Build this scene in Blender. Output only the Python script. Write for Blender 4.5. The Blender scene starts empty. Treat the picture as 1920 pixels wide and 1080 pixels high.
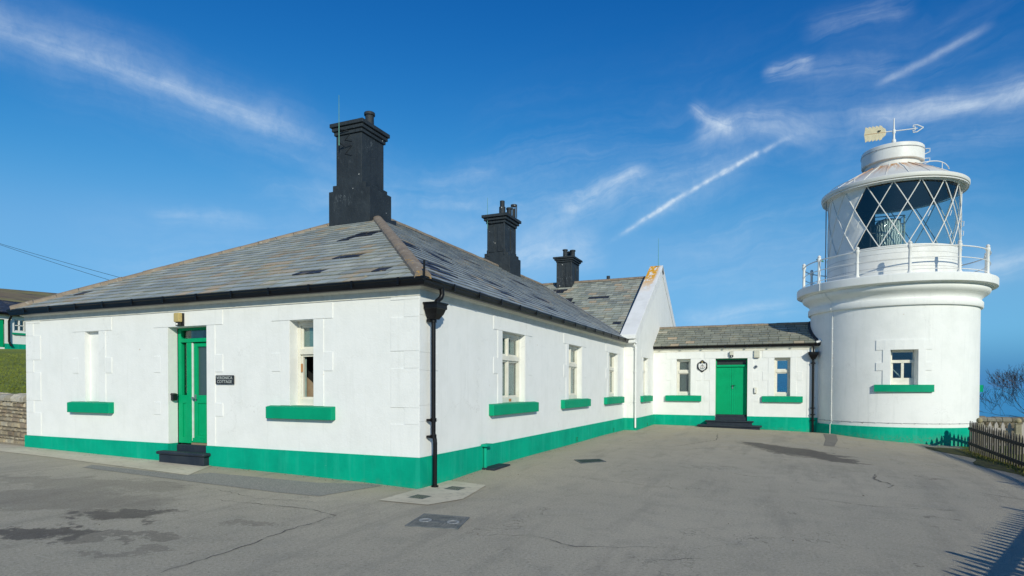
import bpy, math, random
import numpy as np
from mathutils import Vector, Matrix
random.seed(7)
rng = np.random.RandomState(11)
SC = bpy.context.scene
COL = SC.collection
R = math.radians

# ------------------------------------------------------------------ camera
cam_d = bpy.data.cameras.new('camera')
cam = bpy.data.objects.new('camera', cam_d)
COL.objects.link(cam)
SC.camera = cam
cam_d.sensor_width = 36.0
cam_d.lens = 1150.007 / 1920 * 36
cam_d.shift_y = 202.81 / 1920
cam_d.clip_start = 0.05
cam_d.clip_end = 60000
CAM = Vector((5.31807, -8.40561, 1.15481))
rt, up, fw = Vector((0.91553, 0.40224, 0.00265)), Vector((-0.00897, 0.01383, 0.99986)), Vector((-0.40215, 0.91543, -0.01627))
M = Matrix((rt, up, -fw)).transposed().to_4x4()
M.translation = CAM
cam.matrix_world = M

# ------------------------------------------------------------------ sun and sky
EL, AZ = 24.0, 141.5
sun_d = bpy.data.lights.new('sun', 'SUN')
sun_d.energy = 3.55
sun_d.angle = R(0.5)
sun_d.color = (1.0, 0.965, 0.80)
sun = bpy.data.objects.new('sun', sun_d)
COL.objects.link(sun)
SD = Vector((math.sin(R(AZ)) * math.cos(R(EL)), math.cos(R(AZ)) * math.cos(R(EL)), math.sin(R(EL))))
sun.rotation_euler = SD.to_track_quat('Z', 'Y').to_euler()

world = bpy.data.worlds.new("World")
SC.world = world
world.use_nodes = True
WN = world.node_tree


class NT:
    def __init__(s, nt):
        s.nt = nt
        nt.nodes.clear()

    def n(s, t, **kw):
        nd = s.nt.nodes.new(t)
        for k, v in kw.items():
            setattr(nd, k, v)
        return nd

    def put(s, sock, v):
        if isinstance(v, bpy.types.NodeSocket):
            s.nt.links.new(v, sock)
        elif v is not None:
            if isinstance(v, (tuple, list)) and len(v) == 3 and sock.type == 'RGBA':
                v = (*v, 1)
            sock.default_value = v

    def m(s, op, a, b=None, c=None, clamp=False):
        nd = s.n('ShaderNodeMath', operation=op, use_clamp=clamp)
        for i, v in enumerate((a, b, c)):
            if v is not None:
                s.put(nd.inputs[i], v)
        return nd.outputs[0]

    def v(s, op, a, b=None, scale=None):
        nd = s.n('ShaderNodeVectorMath', operation=op)
        s.put(nd.inputs[0], a)
        if b is not None:
            s.put(nd.inputs[1], b)
        if scale is not None:
            s.put(nd.inputs[3], scale)
        return nd.outputs['Value'] if op in ('DOT_PRODUCT', 'LENGTH') else nd.outputs[0]

    def mix(s, f, a, b, blend='MIX'):
        nd = s.n('ShaderNodeMix', data_type='RGBA', blend_type=blend)
        s.put(nd.inputs[0], f)
        s.put(nd.inputs[6], a)
        s.put(nd.inputs[7], b)
        return nd.outputs[2]

    def noise(s, vec, scale, detail=4, rough=.55, dist=0, out='Fac'):
        nd = s.n('ShaderNodeTexNoise')
        s.put(nd.inputs['Vector'], vec)
        nd.inputs['Scale'].default_value = scale
        nd.inputs['Detail'].default_value = detail
        nd.inputs['Roughness'].default_value = rough
        nd.inputs['Distortion'].default_value = dist
        return nd.outputs[out]

    def ramp(s, f, a, b, smooth=False):
        nd = s.n('ShaderNodeMapRange')
        if smooth:
            nd.interpolation_type = 'SMOOTHSTEP'
        s.put(nd.inputs[0], f)
        nd.inputs[1].default_value = a
        nd.inputs[2].default_value = b
        return nd.outputs[0]

    def xyz(s, x, y, z):
        nd = s.n('ShaderNodeCombineXYZ')
        for i, v in enumerate((x, y, z)):
            s.put(nd.inputs[i], v)
        return nd.outputs[0]


def build_sky():
    t = NT(WN)
    d = t.n('ShaderNodeTexCoord').outputs['Generated']
    sky = t.n('ShaderNodeTexSky')
    sky.sky_type = 'NISHITA'
    sky.sun_disc = False
    sky.sun_elevation = R(EL)
    sky.sun_rotation = R(AZ)
    sky.air_density = 1.0
    sky.dust_density = 0.05
    sky.ozone_density = 3.0
    # richer, more polarised blue: per channel response of the clear sky
    sp = t.n('ShaderNodeSeparateColor')
    t.put(sp.inputs[0], sky.outputs[0])
    ch = []
    for i, (g_, k_, cap_) in enumerate(((3.2, 1.0, 1.55), (1.56, 1.0, 4.5), (1.07, 1.27, 8.4))):
        v_ = t.m('MULTIPLY', t.m('POWER', t.m('MULTIPLY', sp.outputs[i], SKY_TINT[i] * .1), g_), 10 * SKYK[i])
        v_ = t.m('DIVIDE', v_, t.m('POWER', t.m('ADD', 1.0, t.m('POWER', t.m('DIVIDE', v_, cap_), 4)), .25))
        ch.append(v_)
    cc = t.n('ShaderNodeCombineColor')
    for i in range(3):
        t.put(cc.inputs[i], ch[i])
    # marine haze bank lying on the sea horizon
    sz = t.n('ShaderNodeSeparateXYZ')
    t.put(sz.inputs[0], d)
    base = t.mix(t.ramp(sz.outputs[2], .085, .0, True), cc.outputs[0], (.62, 2.35, 5.0))
    warp = t.noise(d, 7, 4, .6, 0, 'Color')
    warp = t.v('SUBTRACT', warp, (.5, .5, .5))
    fine = t.noise(d, 42, 3, .6, 0, 'Color')
    fine = t.v('SUBTRACT', fine, (.5, .5, .5))
    total = None

    def wisp(a, b, w, s, wob=.05, fin=.008, stretch=10, nscale=9, lo=.35, hi=.75, over=.5, seed=0., bend=0., breaks=0.):
        nonlocal total
        a, b = Vector(a).normalized(), Vector(b).normalized()
        mid = (a + b).normalized()
        tan = (b - a).normalized()
        nor = mid.cross(tan).normalized()
        half = (b - a).length / 2
        dd = t.v('ADD', d, t.v('SCALE', warp, scale=wob))
        dd = t.v('ADD', dd, t.v('SCALE', fine, scale=fin))
        x = t.v('DOT_PRODUCT', dd, tuple(tan))
        y = t.v('DOT_PRODUCT', dd, tuple(nor))
        if bend:
            y = t.m('SUBTRACT', y, t.m('MULTIPLY', t.m('MULTIPLY', x, x), bend))
        g = t.m('EXPONENT', t.m('MULTIPLY', t.m('POWER', t.m('ABSOLUTE', t.m('DIVIDE', y, w)), 2), -1))
        e = t.ramp(t.m('ABSOLUTE', x), half * (1 + over), half * .55, True)
        f = t.ramp(t.v('DOT_PRODUCT', d, tuple(mid)), .2, .5)
        st = t.noise(t.xyz(t.m('MULTIPLY', x, nscale), t.m('MULTIPLY', y, nscale * stretch), seed), 1, 5, .62, .6)
        st = t.ramp(st, lo, hi, True)
        r = t.m('MULTIPLY', t.m('MULTIPLY', g, e), t.m('MULTIPLY', st, f))
        if breaks:
            br = t.noise(t.xyz(t.m('MULTIPLY', x, 55), 0, seed + 3), 1, 2, .5)
            r = t.m('MULTIPLY', r, t.m('ADD', .2, t.m('MULTIPLY', t.ramp(br, .36, .6), .8)))
        r = t.m('MULTIPLY', r, s)
        total = r if total is None else t.m('ADD', total, r)
    #    from, to, width, strength, wobble, fine, stretch, scale, lo, hi, overrun, seed, bend, breaks
    wisp((-0.8707, 0.3066, 0.4114), (-0.6032, 0.7153, 0.3529), .011, .34, .016, .0015, 14, 3.5, .1, .8, .12, 1.)
    wisp((-0.8707, 0.3066, 0.4194), (-0.5932, 0.7153, 0.3459), .030, .34, .03, .002, 9, 3, .1, .85, .12, 2.)
    wisp((-0.7907, 0.4066, 0.3794), (-0.5932, 0.7153, 0.3259), .05, .16, .05, .002, 7, 3, .2, .85, .2, 2.5)
    wisp((-0.6247, 0.7173, 0.3286), (-0.5557, 0.7931, 0.2695), .06, .22, .06, .003, 4, 4, .1, .9, .5, 3.)
    wisp((-0.246, 0.941, 0.2325), (0.0134, 0.9355, 0.3531), .0033, .95, .0, .0065, 1.5, 44, .15, .62, .10, 4., .25, .14)
    wisp((-0.246, 0.941, 0.2305), (0.0134, 0.9355, 0.3511), .011, .20, .012, .003, 3, 14, .1, .8, .15, 5., .25)
    wisp((-0.0205, 0.906, 0.4228), (0.0345, 0.9045, 0.425), .010, .70, .03, .006, 6, 12, .3, .8, .3, 6.)
    wisp((-0.0005, 0.906, 0.4128), (0.1345, 0.9045, 0.405), .012, .26, .04, .003, 8, 6, .2, .8, .2, 6.5)
    wisp((-0.1328, 0.9053, 0.4034), (-0.0632, 0.9364, 0.3609), .009, .60, .04, .004, 9, 7, .2, .75, .1, 7., -3.0)
    wisp((-0.1228, 0.9253, 0.3834), (0.0468, 0.9364, 0.3509), .016, .42, .05, .003, 11, 4, .2, .8, .2, 8., 2.0)
    wisp((-0.1228, 0.9253, 0.3634), (0.0868, 0.9364, 0.3509), .03, .22, .05, .003, 9, 4, .2, .85, .3, 8.5)
    wisp((-0.3257, 0.9098, 0.2757), (-0.186, 0.9278, 0.3234), .015, .55, .05, .005, 6, 7, .2, .8, .15, 9.)
    wisp((-0.3662, 0.906, 0.2496), (-0.0486, 0.9421, 0.3317), .03, .30, .05, .003, 8, 4, .15, .85, .2, 10.)
    wisp((0.0776, 0.9249, 0.3546), (0.3009, 0.9003, 0.3485), .016, .60, .04, .003, 9, 4, .15, .8, .15, 11.)
    wisp((0.0376, 0.9249, 0.3346), (0.2809, 0.9003, 0.3255), .05, .28, .05, .003, 9, 3.5, .2, .85, .4, 12.)
    wisp((0.1035, 0.9124, 0.3842), (0.2216, 0.8787, 0.4228), .005, .45, .012, .003, 5, 10, .05, .7, .1, 13.)
    wisp((0.0366, 0.8883, 0.4578), (0.1341, 0.8756, 0.464), .018, .26, .06, .003, 11, 5, .25, .85, .4, 14.)
    wisp((-0.3947, 0.8971, 0.1988), (-0.267, 0.9398, 0.2134), .024, .50, .05, .003, 6, 5, .15, .85, .4, 15.)
    wisp((-0.1421, 0.9848, 0.0998), (0.0238, 0.9931, 0.1151), .014, .42, .03, .003, 9, 4, .1, .8, .3, 16.)
    wisp((-0.4978, 0.8077, 0.3158), (-0.3942, 0.8545, 0.3383), .014, .30, .05, .003, 7, 5, .2, .85, .3, 17.)
    wisp((0.2126, 0.9613, 0.1475), (0.2995, 0.9465, 0.1612), .016, .50, .03, .003, 8, 5, .1, .8, .4, 18.)
    wisp((-0.7811, 0.5783, 0.2353), (-0.7022, 0.6707, 0.2389), .012, .30, .05, .003, 8, 5, .2, .85, .4, 19.)
    wisp((-0.2, 0.95, 0.17), (0.25, 0.95, 0.22), .08, .24, .08, .003, 9, 3, .25, .9, .3, 20.)
    wisp((-0.55, 0.8, 0.22), (-0.3, 0.9, 0.24), .07, .34, .08, .003, 6, 3.5, .15, .9, .3, 21.)
    wisp((-0.1, 0.9, 0.3), (0.3, 0.9, 0.42), .12, .10, .08, .003, 9, 3, .3, .9, .3, 22.)
    wisp((-0.45, 0.85, 0.30), (-0.05, 0.94, 0.36), .09, .16, .08, .003, 10, 3, .25, .9, .3, 24.)
    wisp((-0.7, 0.65, 0.27), (-0.4, 0.88, 0.29), .05, .16, .08, .003, 10, 3.4, .25, .9, .3, 25.)
    wisp((-0.8, 0.5, 0.15), (-0.5, 0.8, 0.17), .07, .18, .08, .003, 9, 3, .2, .9, .3, 23.)
    total = t.m('MINIMUM', total, .85)
    wf = t.noise(t.v('ADD', d, t.v('SCALE', warp, scale=.08)), 34, 5, .7)
    total = t.m('MULTIPLY', total, t.m('ADD', .42, t.m('MULTIPLY', t.ramp(wf, .25, .65), .48)))
    col = t.mix(total, base, CLOUD)
    bg = t.n('ShaderNodeBackground')
    t.put(bg.inputs[0], col)
    bg.inputs[1].default_value = SKY_STRENGTH
    out = t.n('ShaderNodeOutputWorld')
    WN.links.new(bg.outputs[0], out.inputs[0])


SKYK = (58, 1.68, 1.07)
SKY_TINT = (0.62, 1.02, 1.22)
SKY_STRENGTH = 0.104
CLOUD = (7.6, 8.6, 9.4)
build_sky()
SC.view_settings.view_transform = 'Standard'
SC.view_settings.look = 'None'
SC.view_settings.gamma = 1
SC.view_settings.exposure = 0.0

# ------------------------------------------------------------------ materials
MATS = {}


def mat(name, fn):
    if name not in MATS:
        m = bpy.data.materials.new(name)
        m.use_nodes = True
        t = NT(m.node_tree)
        t.bs = t.n('ShaderNodeBsdfPrincipled')
        t.out = t.n('ShaderNodeOutputMaterial')
        m.node_tree.links.new(t.bs.outputs[0], t.out.inputs[0])
        t.P = t.n('ShaderNodeTexCoord').outputs['Object']
        t.W = t.n('ShaderNodeNewGeometry').outputs['Position']
        fn(t)
        MATS[name] = m
    return MATS[name]


def setp(t, col=None, rough=None, bump=None, bstr=.3, bdist=.01, metal=None, spec=None):
    if col is not None:
        t.put(t.bs.inputs['Base Color'], col)
    if rough is not None:
        t.put(t.bs.inputs['Roughness'], rough)
    if metal is not None:
        t.bs.inputs['Metallic'].default_value = metal
    if spec is not None:
        t.bs.inputs['Specular IOR Level'].default_value = spec
    if bump is not None:
        b = t.n('ShaderNodeBump')
        b.inputs['Strength'].default_value = bstr
        b.inputs['Distance'].default_value = bdist
        t.put(b.inputs['Height'], bump)
        t.nt.links.new(b.outputs[0], t.bs.inputs['Normal'])


def wallpaint(name, c1, c2, scale=2.2):
    def fn(t):
        w = t.W
        n1 = t.noise(w, scale, 5, .6)
        n2 = t.noise(t.v('MULTIPLY', w, (7, 7, .45)), 1, 5, .65)
        c = t.mix(t.m('MULTIPLY', t.ramp(n1, .42, .70), .5), c1, c2)
        c = t.mix(t.m('MULTIPLY', t.ramp(n2, .56, .76), .7), c, c2)
        # old hairline cracks filled with dirt
        cr = t.n('ShaderNodeTexVoronoi', feature='DISTANCE_TO_EDGE')
        cr.inputs['Scale'].default_value = .8
        t.put(cr.inputs['Vector'], t.v('ADD', w, t.v('SCALE', t.noise(w, 2.2, 5, .65, 0, 'Color'), scale=1.0)))
        hair = t.m('MULTIPLY', t.ramp(cr.outputs[0], .006, .0015), t.ramp(t.noise(w, .7, 2), .52, .62))
        c = t.mix(t.m('MULTIPLY', hair, .30), c, (.42, .40, .36))
        # small rust and dirt spots
        sp = t.noise(w, 5.5, 2, .4)
        c = t.mix(t.m('MULTIPLY', t.ramp(sp, .775, .80), .6), c, (.50, .38, .24))
        bl = t.noise(w, 24, 4, .65)
        h = t.m('ADD', t.m('MULTIPLY', t.noise(w, 70, 3, .6), .8), t.m('ADD', t.m('MULTIPLY', t.noise(w, 6, 4, .6), 3.0), bl))
        setp(t, c, .8, h, .32, .005, spec=.2)
    return mat(name, fn)


def painted(name, c1, c2, rough=.6, bstr=.5, bdist=.006, scale=2.2, streak=True, spec=.3, fine=60):
    def fn(t):
        w = t.W
        n1 = t.noise(w, scale, 5, .6)
        n2 = t.noise(t.v('MULTIPLY', w, (9, 9, .7)), 1, 4, .6)
        f = t.ramp(n1, .4, .72)
        if streak:
            f = t.m('MAXIMUM', t.m('MULTIPLY', f, .6), t.m('MULTIPLY', t.ramp(n2, .56, .78), .8))
        h = t.m('ADD', t.noise(w, fine, 3, .6), t.m('MULTIPLY', t.noise(w, 9, 3, .5), 1.5))
        setp(t, t.mix(f, c1, c2), rough, h, bstr, bdist, spec=spec)
    return mat(name, fn)


WHITE = wallpaint('white_render', (.83, .83, .80), (.73, .735, .70))
WHITE2 = wallpaint('white_masonry_tower', (.825, .825, .795), (.69, .70, .67), 1.3)
WMETAL = painted('white_metal_paint', (.78, .77, .73), (.66, .64, .58), .45, .1, .002, 3)
CREAM = painted('cream_timber_paint', (.74, .72, .63), (.58, .54, .44), .5, .2, .002, 5)
GREENB = painted('green_band_paint', (.001, .385, .235), (.001, .31, .20), .75, .6, .006, 1.5, spec=.08)
GREENS = painted('green_sill_paint', (.001, .325, .165), (.001, .25, .13), .6, .4, .004, 3, spec=.12)
GREEND = painted('green_door_paint', (.001, .36, .145), (.001, .28, .11), .5, .1, .002, 4, spec=.12)
BLACK = painted('black_gloss_paint', (.005, .005, .006), (.010, .010, .012), .38, .1, .002, 6, spec=.25)
STEPB = painted('dark_slate_step_paint', (.018, .026, .04), (.04, .05, .06), .6, .5, .006, 4)


def f_band(t):
    w = t.W
    n = t.noise(w, 1.3, 5, .65)
    v = t.noise(t.v('MULTIPLY', w, (7, 7, .5)), 1, 5, .65)
    c = t.mix(t.ramp(n, .35, .68), (.001, .40, .245), (.001, .30, .19))
    c = t.mix(t.m('MULTIPLY', t.ramp(v, .5, .72), .35), c, (.04, .46, .33))
    sc = t.noise(t.v('MULTIPLY', w, (2, 2, 7)), 2.2, 5, .7)
    c = t.mix(t.m('MULTIPLY', t.ramp(sc, .68, .74), .5), c, (.22, .50, .42))
    z = t.n('ShaderNodeSeparateXYZ')
    t.put(z.inputs[0], w)
    mud = t.m('MULTIPLY', t.ramp(t.m('ADD', z.outputs[2], t.m('MULTIPLY', t.noise(w, 6, 4, .7), .35)), -.22, -.42), t.ramp(t.noise(w, 14, 4, .7), .42, .6))
    c = t.mix(t.m('MULTIPLY', mud, .38), c, (.16, .17, .12))
    setp(t, c, .75, t.m('ADD', t.noise(w, 60, 3, .6), t.m('MULTIPLY', t.noise(w, 9, 3, .5), 1.5)), .6, .006, spec=.08)


GREENB = mat('green_band_paint_weathered', f_band)


def f_chim(t):
    w = t.W
    n = t.noise(w, 2.2, 5, .6)
    s = t.noise(t.v('MULTIPLY', w, (8, 8, .6)), 1, 4, .6)
    c = t.mix(t.ramp(n, .35, .7), (.013, .019, .024), (.025, .034, .041))
    c = t.mix(t.m('MULTIPLY', t.ramp(s, .58, .74), .6), c, (.007, .010, .014))
    sp = t.noise(w, 9, 2, .4)
    c = t.mix(t.ramp(sp, .755, .77), c, (.5, .5, .48))
    ck = t.noise(t.v('MULTIPLY', w, (4, 4, 1.2)), 3, 3, .5)
    c = t.mix(t.m('MULTIPLY', t.ramp(t.m('ABSOLUTE', t.m('SUBTRACT', ck, .5)), .010, .003), t.m('MULTIPLY', t.ramp(t.noise(w, 1.4, 2), .58, .64), .55)), c, (.22, .25, .27))
    setp(t, c, .7, t.m('ADD', t.noise(w, 40, 4), t.m('MULTIPLY', t.noise(w, 6, 4), 2.5)), .8, .012)


CHIM = mat('dark_chimney_paint', f_chim)


def f_slate(t):
    a = t.n('ShaderNodeAttribute', attribute_name='tone')
    w = t.W
    st = t.noise(t.v('MULTIPLY', w, (3, 3, 3)), 1, 5, .65)
    c = t.mix(.35, a.outputs['Color'], t.mix(t.ramp(st, .3, .7), (.5, .5, .5), (1.3, 1.3, 1.3)), 'MULTIPLY')
    li = t.noise(w, 11, 4, .6)
    c = t.mix(t.m('MULTIPLY', t.ramp(li, .60, .72), .5), c, (.50, .42, .24))
    l2 = t.noise(w, 1.1, 5, .7)
    c = t.mix(t.m('MULTIPLY', t.ramp(l2, .56, .68), .35), c, (.45, .36, .21))
    setp(t, c, t.m('ADD', .42, t.m('MULTIPLY', st, .25)), t.noise(w, 35, 4), .35, .006, spec=.5)


SLATE = mat('roof_slate', f_slate)


def f_ridge(t):
    w = t.W
    n = t.noise(w, 5, 5, .6)
    c = t.mix(t.ramp(n, .35, .65), (.20, .155, .115), (.28, .225, .165))
    l = t.noise(w, 6.5, 4, .65)
    # lichen grows towards the eaves and the outer ends
    z = t.n('ShaderNodeSeparateXYZ')
    t.put(z.inputs[0], w)
    low = t.m('MULTIPLY', t.ramp(z.outputs[2], 3.9, 2.9), t.ramp(z.outputs[0], -3.5, -2))
    c = t.mix(t.m('MULTIPLY', t.ramp(l, .60, .64), low), c, (.62, .33, .02))
    g = t.noise(w, 13, 4, .6)
    c = t.mix(t.m('MULTIPLY', t.ramp(g, .62, .68), .55), c, (.5, .47, .38))
    setp(t, c, .8, t.noise(w, 40, 3), .5, .006)


RIDGE = mat('clay_ridge_tile', f_ridge)


def f_cope(t):
    w = t.W
    c = t.mix(t.ramp(t.noise(w, 2, 4), .4, .7), (.80, .80, .785), (.70, .70, .68))
    z = t.n('ShaderNodeSeparateXYZ')
    t.put(z.inputs[0], w)
    hi = t.m('MULTIPLY', t.ramp(z.outputs[2], 5.0, 5.9), t.ramp(z.outputs[0], .40, .28))
    l = t.noise(t.v('MULTIPLY', w, (4, 2.2, 2.2)), 2, 5, .65)
    c = t.mix(t.m('MULTIPLY', t.ramp(l, .42, .48), hi), c, (.74, .36, .015))
    setp(t, c, .8, t.noise(w, 50, 3), .5, .006)


COPE = mat('white_coping_with_lichen', f_cope)


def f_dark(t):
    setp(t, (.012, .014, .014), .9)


DARK = mat('dark_interior', f_dark)
flat = lambda n, c, r=.6, m=0: mat(n, lambda t: setp(t, t.mix(t.ramp(t.noise(t.W, 8, 3), .3, .7), c, tuple(x * .82 for x in c)), r, metal=m))
LEAD = flat('lead_flashing', (.30, .31, .32), .5)
DLEAD = flat('dark_lead_flashing', (.02, .024, .03), .5)
CURTG = flat('grey_green_blind', (.34, .44, .41), .8)
CURTB = flat('blue_grey_curtain', (.20, .30, .29), .8)
CURTD = flat('dark_grey_blind', (.10, .125, .115), .8)
CARD = flat('brown_cardboard', (.30, .22, .14), .8)
AMBER = flat('amber_plastic_cover', (.55, .42, .16), .35)
BLKPL = flat('black_plastic', (.012, .012, .013), .35)
CRMPL = flat('cream_plastic', (.66, .64, .52), .4)
SIGNB = flat('dark_slate_plate', (.022, .026, .03), .5)
LETT = flat('pale_engraving', (.55, .58, .55), .6)
WHITEP = flat('white_plastic', (.8, .8, .78), .4)
STEEL = flat('steel', (.45, .45, .46), .35, .8)
VERDI = flat('verdigris_copper', (.10, .30, .24), .6)
CABLE = flat('cable_black', (.03, .05, .06), .5)
TVANE = flat('cream_vane_paint', (.66, .58, .38), .6)
GRATE = flat('green_drain_iron', (.02, .05, .04), .6)
CRACK = flat('dark_crack_fill', (.12, .11, .10), .9)
RUST = flat('rust_stain', (.50, .22, .07), .8)


def f_glass(t):
    nt = t.nt
    tr = t.n('ShaderNodeBsdfTransparent')
    tr.inputs[0].default_value = (.80, .87, .87, 1)
    gl = t.n('ShaderNodeBsdfGlossy')
    gl.inputs['Roughness'].default_value = .03
    lw = t.n('ShaderNodeLayerWeight')
    lw.inputs[0].default_value = .5
    mx = t.n('ShaderNodeMixShader')
    t.put(mx.inputs[0], t.m('ADD', .10, t.m('MULTIPLY', t.m('POWER', lw.outputs['Facing'], 5), .9)))
    nt.links.new(tr.outputs[0], mx.inputs[1])
    nt.links.new(gl.outputs[0], mx.inputs[2])
    nt.links.new(mx.outputs[0], t.out.inputs[0])


GLASS = mat('window_glass', f_glass)


def f_frost(t):
    v = t.n('ShaderNodeTexVoronoi')
    v.inputs['Scale'].default_value = 90
    t.put(v.inputs['Vector'], t.W)
    setp(t, (.05, .085, .085), .15, v.outputs[0], .5, .004, spec=.8)


FROST = mat('patterned_door_glass', f_frost)


def f_lens(t):
    w = t.n('ShaderNodeTexWave')
    w.inputs['Scale'].default_value = 4
    w.inputs['Distortion'].default_value = 6
    t.put(w.inputs['Vector'], t.W)
    c = t.mix(w.outputs['Fac'], (.10, .15, .14), (.75, .82, .77))
    setp(t, c, .08, w.outputs['Fac'], .8, .03, spec=.9)


LENS = mat('prismatic_lens_glass', f_lens)


def f_cone(t):
    w = t.W
    ctr = t.v('SUBTRACT', w, (TX, TY, 0))
    x = t.n('ShaderNodeSeparateXYZ')
    t.put(x.inputs[0], ctr)
    ang = t.m('ARCTAN2', x.outputs[0], x.outputs[1])
    rad = t.m('SQRT', t.m('ADD', t.m('POWER', x.outputs[0], 2), t.m('POWER', x.outputs[1], 2)))
    s = t.noise(t.xyz(t.m('MULTIPLY', ang, 9), t.m('MULTIPLY', rad, .8), 0), 1, 4, .6)
    f = t.m('MULTIPLY', t.ramp(s, .44, .54), t.ramp(rad, 2.0, 1.1))
    c = t.mix(f, (.72, .71, .66), (.52, .24, .08))
    setp(t, c, .5, t.noise(w, 20, 3), .1, .003)


TX, TY, TR = 9.0324, 18.4083, 2.6966
CONEM = mat('rust_streaked_white_roof', f_cone)


def f_asph(t):
    w = t.W
    flatw = t.v('MULTIPLY', w, (1, 1, 0))
    big = t.noise(flatw, .35, 5, .6)
    mid = t.noise(flatw, 2.3, 5, .6)
    c = t.mix(t.ramp(big, .35, .65), (.46, .415, .32), (.535, .478, .365))
    c = t.mix(t.m('MULTIPLY', t.ramp(mid, .50, .66), .22), c, (.24, .215, .18))
    pale = t.noise(flatw, 1.1, 6, .7)
    c = t.mix(t.m('MULTIPLY', t.ramp(pale, .56, .66), .18), c, (.45, .42, .36))
    gr = t.n('ShaderNodeTexVoronoi')
    gr.inputs['Scale'].default_value = 170
    t.put(gr.inputs['Vector'], flatw)
    c = t.mix(.32, c, t.mix(gr.outputs['Color'], (.42, .42, .42), (1.5, 1.5, 1.5)), 'MULTIPLY')
    sp_ = t.noise(flatw, 30, 4, .8)
    c = t.mix(t.m('MULTIPLY', t.ramp(sp_, .54, .66), .55), c, (.19, .165, .135))
    c = t.mix(t.m('MULTIPLY', t.ramp(sp_, .46, .34), .45), c, (.72, .67, .56))
    sy = t.n('ShaderNodeSeparateXYZ')
    t.put(sy.inputs[0], w)
    dirt = t.m('MAXIMUM', t.ramp(sy.outputs[1], 5, 16), t.m('MULTIPLY', t.ramp(sy.outputs[0], 1.6, -.2), t.ramp(sy.outputs[1], -1.4, -.2)))
    dn = t.noise(flatw, 1.3, 5, .7)
    c = t.mix(t.m('MULTIPLY', t.m('MULTIPLY', dirt, .75), t.ramp(dn, .3, .6)), c, (.50, .42, .28))
    tr_ = t.noise(t.v('MULTIPLY', flatw, (1.6, .25, 0)), 1, 5, .7)
    c = t.mix(t.m('MULTIPLY', t.ramp(tr_, .52, .64), .30), c, (.26, .23, .19))
    # crazed hairline cracks in the older surface
    cr = t.n('ShaderNodeTexVoronoi', feature='DISTANCE_TO_EDGE')
    cr.inputs['Scale'].default_value = .55
    t.put(cr.inputs['Vector'], t.v('ADD', flatw, t.v('SCALE', t.noise(flatw, 1.6, 4, .6, 0, 'Color'), scale=1.5)))
    hair = t.m('MULTIPLY', t.ramp(cr.outputs[0], .009, .002), t.ramp(t.noise(flatw, .6, 2), .5, .62))
    c = t.mix(t.m('MULTIPLY', hair, .45), c, (.07, .065, .06))
    # damp patches and old stains where they lie on the yard
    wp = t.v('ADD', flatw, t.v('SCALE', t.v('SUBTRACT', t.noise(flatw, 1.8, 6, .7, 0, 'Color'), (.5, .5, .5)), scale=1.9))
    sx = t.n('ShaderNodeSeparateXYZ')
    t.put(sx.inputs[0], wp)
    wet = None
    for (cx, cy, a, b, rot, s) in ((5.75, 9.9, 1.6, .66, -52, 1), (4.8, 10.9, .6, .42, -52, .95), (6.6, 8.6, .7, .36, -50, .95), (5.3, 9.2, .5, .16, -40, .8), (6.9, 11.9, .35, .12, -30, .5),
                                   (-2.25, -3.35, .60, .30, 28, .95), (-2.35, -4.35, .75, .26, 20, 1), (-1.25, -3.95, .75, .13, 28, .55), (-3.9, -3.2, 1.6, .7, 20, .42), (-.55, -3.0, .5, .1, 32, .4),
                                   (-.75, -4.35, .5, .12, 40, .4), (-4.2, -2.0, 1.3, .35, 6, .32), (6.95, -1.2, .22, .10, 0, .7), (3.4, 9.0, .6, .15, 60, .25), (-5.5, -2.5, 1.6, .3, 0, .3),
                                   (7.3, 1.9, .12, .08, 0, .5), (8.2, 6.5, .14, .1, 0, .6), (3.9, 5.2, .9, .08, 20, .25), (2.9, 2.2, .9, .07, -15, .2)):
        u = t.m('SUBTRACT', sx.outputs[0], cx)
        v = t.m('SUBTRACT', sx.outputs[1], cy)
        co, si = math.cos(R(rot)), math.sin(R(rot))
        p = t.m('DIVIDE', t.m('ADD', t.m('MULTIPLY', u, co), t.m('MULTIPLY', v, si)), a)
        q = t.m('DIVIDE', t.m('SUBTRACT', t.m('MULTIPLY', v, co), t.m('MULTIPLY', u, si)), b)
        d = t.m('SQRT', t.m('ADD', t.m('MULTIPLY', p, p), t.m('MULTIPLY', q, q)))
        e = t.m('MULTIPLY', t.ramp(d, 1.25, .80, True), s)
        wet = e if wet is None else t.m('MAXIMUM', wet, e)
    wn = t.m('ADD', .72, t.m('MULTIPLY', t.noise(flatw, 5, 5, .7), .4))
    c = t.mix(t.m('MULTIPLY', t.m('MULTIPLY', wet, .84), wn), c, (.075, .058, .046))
    ro = t.m('SUBTRACT', .88, t.m('MULTIPLY', wet, .25))
    setp(t, c, ro, t.m('ADD', gr.outputs[0], t.m('MULTIPLY', t.noise(flatw, 30, 4, .8), 2.5)), .8, .010, spec=.25)


ASPH = mat('old_pale_asphalt', f_asph)


def f_conc(t):
    w = t.W
    c = t.mix(t.ramp(t.noise(w, 1.5, 5, .6), .35, .65), (.52, .46, .34), (.62, .56, .43))
    c = t.mix(t.m('MULTIPLY', t.ramp(t.noise(w, 9, 4), .55, .7), .5), c, (.24, .22, .17))
    setp(t, c, .9, t.noise(w, 80, 3), .4, .004)


CONC = mat('worn_concrete', f_conc)


def f_patch(t):
    w = t.W
    v = t.n('ShaderNodeTexVoronoi')
    v.inputs['Scale'].default_value = 70
    t.put(v.inputs['Vector'], w)
    c = t.mix(v.outputs['Color'], (.17, .165, .145), (.36, .34, .29))
    setp(t, c, .9, v.outputs[0], .7, .008)


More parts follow.
